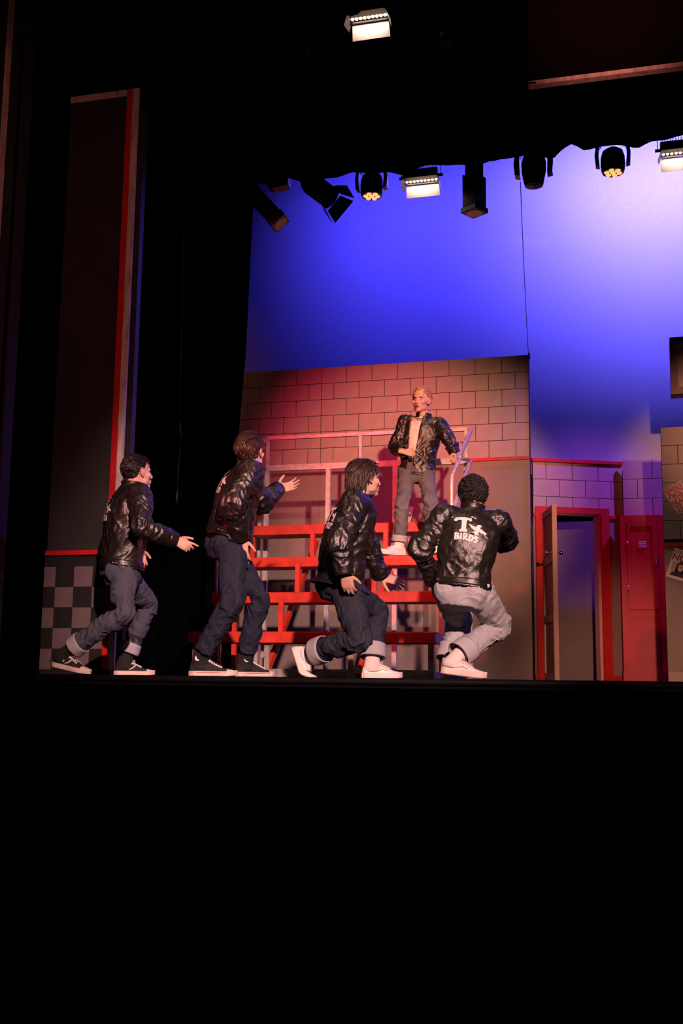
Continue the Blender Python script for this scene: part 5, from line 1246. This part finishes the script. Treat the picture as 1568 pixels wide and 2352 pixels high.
    return body, J

IMR = npv((math.cos(R(15)), math.sin(R(15)), 0)); TOC = npv((math.sin(R(15)), -math.cos(R(15)), 0)); UPZ = npv((0,0,1))
def gp(px, Y, z=0.0): q = at(px, 1552, Y); return npv((q.x, Y, z))
def flow_slick(th, ph):
    if ph > 0.7: return (0,-1,0.05)
    a = abs(th); return (0,-0.8,-0.35) if a > 1.2 else (0.15*math.copysign(1,th)*-1,-0.25,-1)
LINE = [-1.05,-1.0,-0.55,-0.02,0.15,0.5,0.68]
HS1 = dict(line=LINE, n=700, kind='lock', cap=0.006, vol=lambda th, ph: 0.010*max(0,math.sin(ph)), lift=0.5, flow=flow_slick, mess=0.35, len=lambda th, ph: 0.055 if ph > 0.3 else 0.035, grav=0.03, r=0.0062, rough=0.004, loose=0.16)
HS2 = dict(line=LINE, n=760, kind='lock', cap=0.006, vol=lambda th, ph: 0.024*max(0,math.sin(ph))*(0.6+0.4*(abs(th)/3.14)), lift=0.6, flow=flow_slick, mess=0.35, len=lambda th, ph: 0.075 if ph > 0.2 else 0.04, grav=0.03, r=0.0066, rough=0.005, loose=0.2)
HS3 = dict(line=[-1.2,-1.15,-0.85,-0.15,0.1,0.5,0.68], n=760, kind='lock', cap=0.006, hang=-0.005, vol=lambda th, ph: 0.006+0.008*max(0,math.sin(ph)), lift=0.25, flow=lambda th, ph: (0,-0.75,-0.6) if ph > 0.75 else (0,-0.35,-1), mess=0.22, len=lambda th, ph: ((0.13 if ph < 0.2 else 0.10) if abs(th) < 1.4 else 0.06), grav=0.06, r=0.006, rough=0.004, loose=0.16)
HS4 = dict(line=[-1.42,-1.35,-1.0,-0.35,0.05,0.5,0.68], n=750, kind='curl', cap=0.004, vol=lambda th, ph: 0.003+0.016*max(0,math.sin(ph)), rough=0.016)
HS5 = dict(line=[-1.05,-1.0,-0.5,0.0,0.2,0.52,0.66], n=700, kind='lock', cap=0.006, vol=lambda th, ph: 0.014*max(0,math.sin(ph)), lift=0.5, flow=lambda th, ph: (0.25*math.copysign(1,th),-0.9,0.0) if ph > 0.5 else (0,-0.6,-0.6), mess=0.25, len=lambda th, ph: 0.06 if ph > 0.3 else 0.045, grav=0.03, r=0.005, rough=0.003, loose=0.12)

PEOPLE = []
# the man lunging at the far left
PEOPLE.append(dict(seed=1, label='man lunging at the far left in cuffed blue jeans, hand held out', pelvis=at(281,1306,7.03), neck=at(302,1122,7.03), hip_dir=38, chest_dir=38, bow=0.03, bulk=1.06, hem=-0.01,
  head=dict(px=317,py=1087,Y=7.08,dir=52,pitch=6,k=0.98), fix={'kr':at(281,1409,6.83)}, elbow_r=(328,1211,-1), wrist_r=(402,1241,1), elbow_l=(320,1210,1), wrist_l=(318,1262,1), sh_f=(0.03,0.03),
  knee_r=(281,1410,-1), ankle_r=(160,1496,1), knee_l=(340,1389,1), ankle_l=(294,1510,-1), jeans=DEN_MID, turn_up=0.075, leg=0.93, hem_up=0.17,
  hand_r=dict(f=IMR-UPZ*0.45, d=TOC+UPZ*0.25, fc=[(8,10,8),(35,45,30),(45,50,30),(50,50,30)], thumb=(0.75,0.85,-0.1), spread=4), hand_l=dict(f=-UPZ+IMR*0.3, d=-TOC, curl=(20,25,20)),
  shoe_r=dict(heel=at(121,1531,6.86), dir=npv(at(203,1550,6.86))-npv(at(121,1531,6.86)), up=UPZ, L=0.285), shoe_l=dict(heel=gp(262,7.36), dir=IMR+0.25*-TOC, up=UPZ, L=0.285), shoe_kind='low', sock=SOCKB,
  hair=HS1, hair_mat=H_DARK, em_t=0.70, em_rot=0))
# the man reaching up, second from left
PEOPLE.append(dict(seed=2, label='man in dark jeans and black high-top sneakers reaching one open hand up', pelvis=at(526,1246,7.0), neck=at(574,1074,7.02), hip_dir=40, chest_dir=27, bow=0.03, bulk=1.12, hem=0.05,
  head=dict(px=577,py=1040,Y=7.06,dir=78,pitch=14,k=1.0), elbow_r=(537,1160,-1), wrist_r=(553,1238,1), elbow_l=(604,1152,1), wrist_l=(638,1124,1),
  knee_r=(531,1377,-1), ankle_r=(472,1503,1), knee_l=(593,1376,1), ankle_l=(566,1514,1), jeans=DEN_DARK, leg=1.0, hem_up=0.16,
  hand_r=dict(f=-UPZ+IMR*0.18, d=TOC-IMR*0.25, curl=(14,22,15), spread=3), hand_l=dict(f=IMR*0.8+UPZ*0.25-TOC*0.2, d=-TOC*0.8-UPZ*0.3, curl=(12,16,12), thumb=(0.95,0.45,0.0), spread=6),
  shoe_r=dict(heel=gp(435,6.86), dir=IMR, up=UPZ, L=0.312), shoe_l=dict(heel=gp(542,7.22), dir=IMR*0.75-TOC*0.5, up=UPZ, L=0.30), shoe_kind='high', sock=SOCKB,
  hair=HS2, hair_mat=H_RED, em_t=0.72))
# the man dropping on one knee, centre
PEOPLE.append(dict(seed=3, label='man with long brown hair dropping to one knee in cuffed dark jeans', pelvis=at(782,1338,7.0), neck=at(826,1150,7.02), hip_dir=34, chest_dir=36, sh_f=(-0.09,0.03), bow=0.03, bulk=1.13, hem=-0.06, flare=1.22,
  head=dict(px=839,py=1101,Y=7.06,dir=44,pitch=4,k=1.0), fix={'er':at(782,1246,6.64),'wr':at(791,1320,6.66)}, elbow_r=(782,1246,-1), wrist_r=(793,1333,1), elbow_l=(842,1252,1), wrist_l=(876,1324,1),
  knee_r=(825,1468,-1), ankle_r=(716,1504,1), knee_l=(862,1404,1), ankle_l=(860,1520,-1), jeans=DEN_NAVY, turn_up=0.095, leg=1.08, hem_up=0.14,
  hand_r=dict(f=-UPZ*0.9+IMR*0.3-TOC*0.45, d=TOC-IMR*0.2, fc=[(25,28,20),(18,25,18),(16,24,18),(22,28,20)], spread=6), hand_l=dict(f=IMR*0.9-UPZ*0.25, d=UPZ*0.7+TOC*0.8, curl=(8,10,8), spread=11, thumb=(0.95,0.4,-0.1)),
  shoe_r=dict(heel=at(670,1490,6.97), dir=npv(at(692,1560,6.93))-npv(at(670,1490,6.97)), up=IMR*0.95+UPZ*0.3, L=0.285, flex=48), shoe_l=dict(heel=gp(831,7.3), dir=IMR+0.2*-TOC, up=UPZ, L=0.275), shoe_kind='court', sock=SOCKW,
  hair=HS3, hair_mat=H_BRN, em_t=0.72))
# the crouching man seen from behind
PEOPLE.append(dict(seed=4, label='crouching man seen from behind in pale jeans, elbow raised to the right', pelvis=at(1062,1352,6.98), neck=at(1084,1176,7.05), fix={'kr':at(1147,1438,7.26)}, hip_dir=88, chest_dir=100, bow=0.05, bulk=1.04, hem=-0.02, flare=1.05,
  head=dict(px=1085,py=1143,Y=7.1,dir=110,pitch=-4,k=0.98), elbow_l=(968,1262,-1), wrist_l=(996,1338,1), elbow_r=(1160,1240,1), wrist_r=(1112,1250,1), sh_u=(0.0,0.0),
  knee_r=(1146,1438,1), ankle_r=(1064,1500,-1), knee_l=(1052,1428,1), ankle_l=(1036,1508,-1), jeans=DEN_PALE, turn_up=0.10, leg=1.08, hem_up=0.13,
  hand_r=dict(f=-TOC*0.8-IMR*0.6, d=IMR-TOC*0.3, curl=(40,50,30)), hand_l=dict(f=-TOC+IMR*0.3-UPZ*0.2, d=-IMR, curl=(40,50,30)),
  shoe_r=dict(heel=at(1014,1546,7.02), dir=npv(at(1116,1560,7.0))-npv(at(1014,1546,7.02)), up=UPZ, L=0.285), shoe_l=dict(heel=gp(1016,7.2), dir=IMR*0.5-TOC*0.6, up=UPZ, L=0.285), shoe_kind='court', sock=SOCKW,
  hair=HS4, hair_mat=H_BLK, skin=SKIN2, em_t=0.69, em_rot=-3, cuff_mat=DEN_PALE))
# the man standing up on the bleachers, facing us
PEOPLE.append(dict(seed=5, k=0.90, label='blond man standing on the bleachers in open black jacket over cream tee', pelvis=at(957,1081,9.78), neck=at(972,960,9.76), hip_dir=-85, chest_dir=-92, bow=0.0, bulk=1.06, hem=-0.10, floor=1.094,
  head=dict(px=967,py=921,Y=9.72,dir=-101,pitch=-3,k=1.0,roll=-4), elbow_r=(910,1026,-1), wrist_r=(925,1037,-1), elbow_l=(1032,1012,-1), wrist_l=(1030,1056,-1),
  knee_r=(925,1154,-1), ankle_r=(915,1244,1), knee_l=(988,1154,-1), ankle_l=(984,1240,1), jeans=DEN_GREY, turn_up=0.055, leg=0.94, hem_up=0.10, cuff_mat=CUFF_PALE,
  fix={'wl':npv((-1.535,9.66,2.03))},
  hand_r=dict(f=IMR-UPZ*0.15, d=TOC+UPZ*0.4, curl=(35,45,25), thumb=(0.7,0.8,-0.2)), hand_l=dict(f=TOC*0.5-UPZ*0.8+IMR*0.1, d=IMR*0.8+TOC*0.3, curl=(45,65,45), thumb=(0.5,0.8,-0.6)),
  shoe_r=dict(heel=gp(929,9.68,1.098), dir=-IMR*0.85+TOC*0.55, up=UPZ, L=0.265), shoe_l=dict(heel=gp(985,9.72,1.098), dir=TOC*0.9+IMR*0.2, up=UPZ, L=0.265), shoe_kind='runner', sock=SOCKW,
  hair=HS5, hair_mat=H_BLD, brow_mat=H_RED, emblem=False, waistband=False, tabs=False, shirt=True, open=True, gap=(0.022,0.055), gap_off=0.04))
for i, p in enumerate(PEOPLE):
    for q in ('shoe_r','shoe_l'):
        for k_ in p[q]: 
            if isinstance(p[q][k_], Vector): p[q][k_] = npv(p[q][k_])
    b_, J_ = make_person(p)
    print('PERSON', i, {q: [round(float(x),2) for x in v] for q, v in J_.items()})
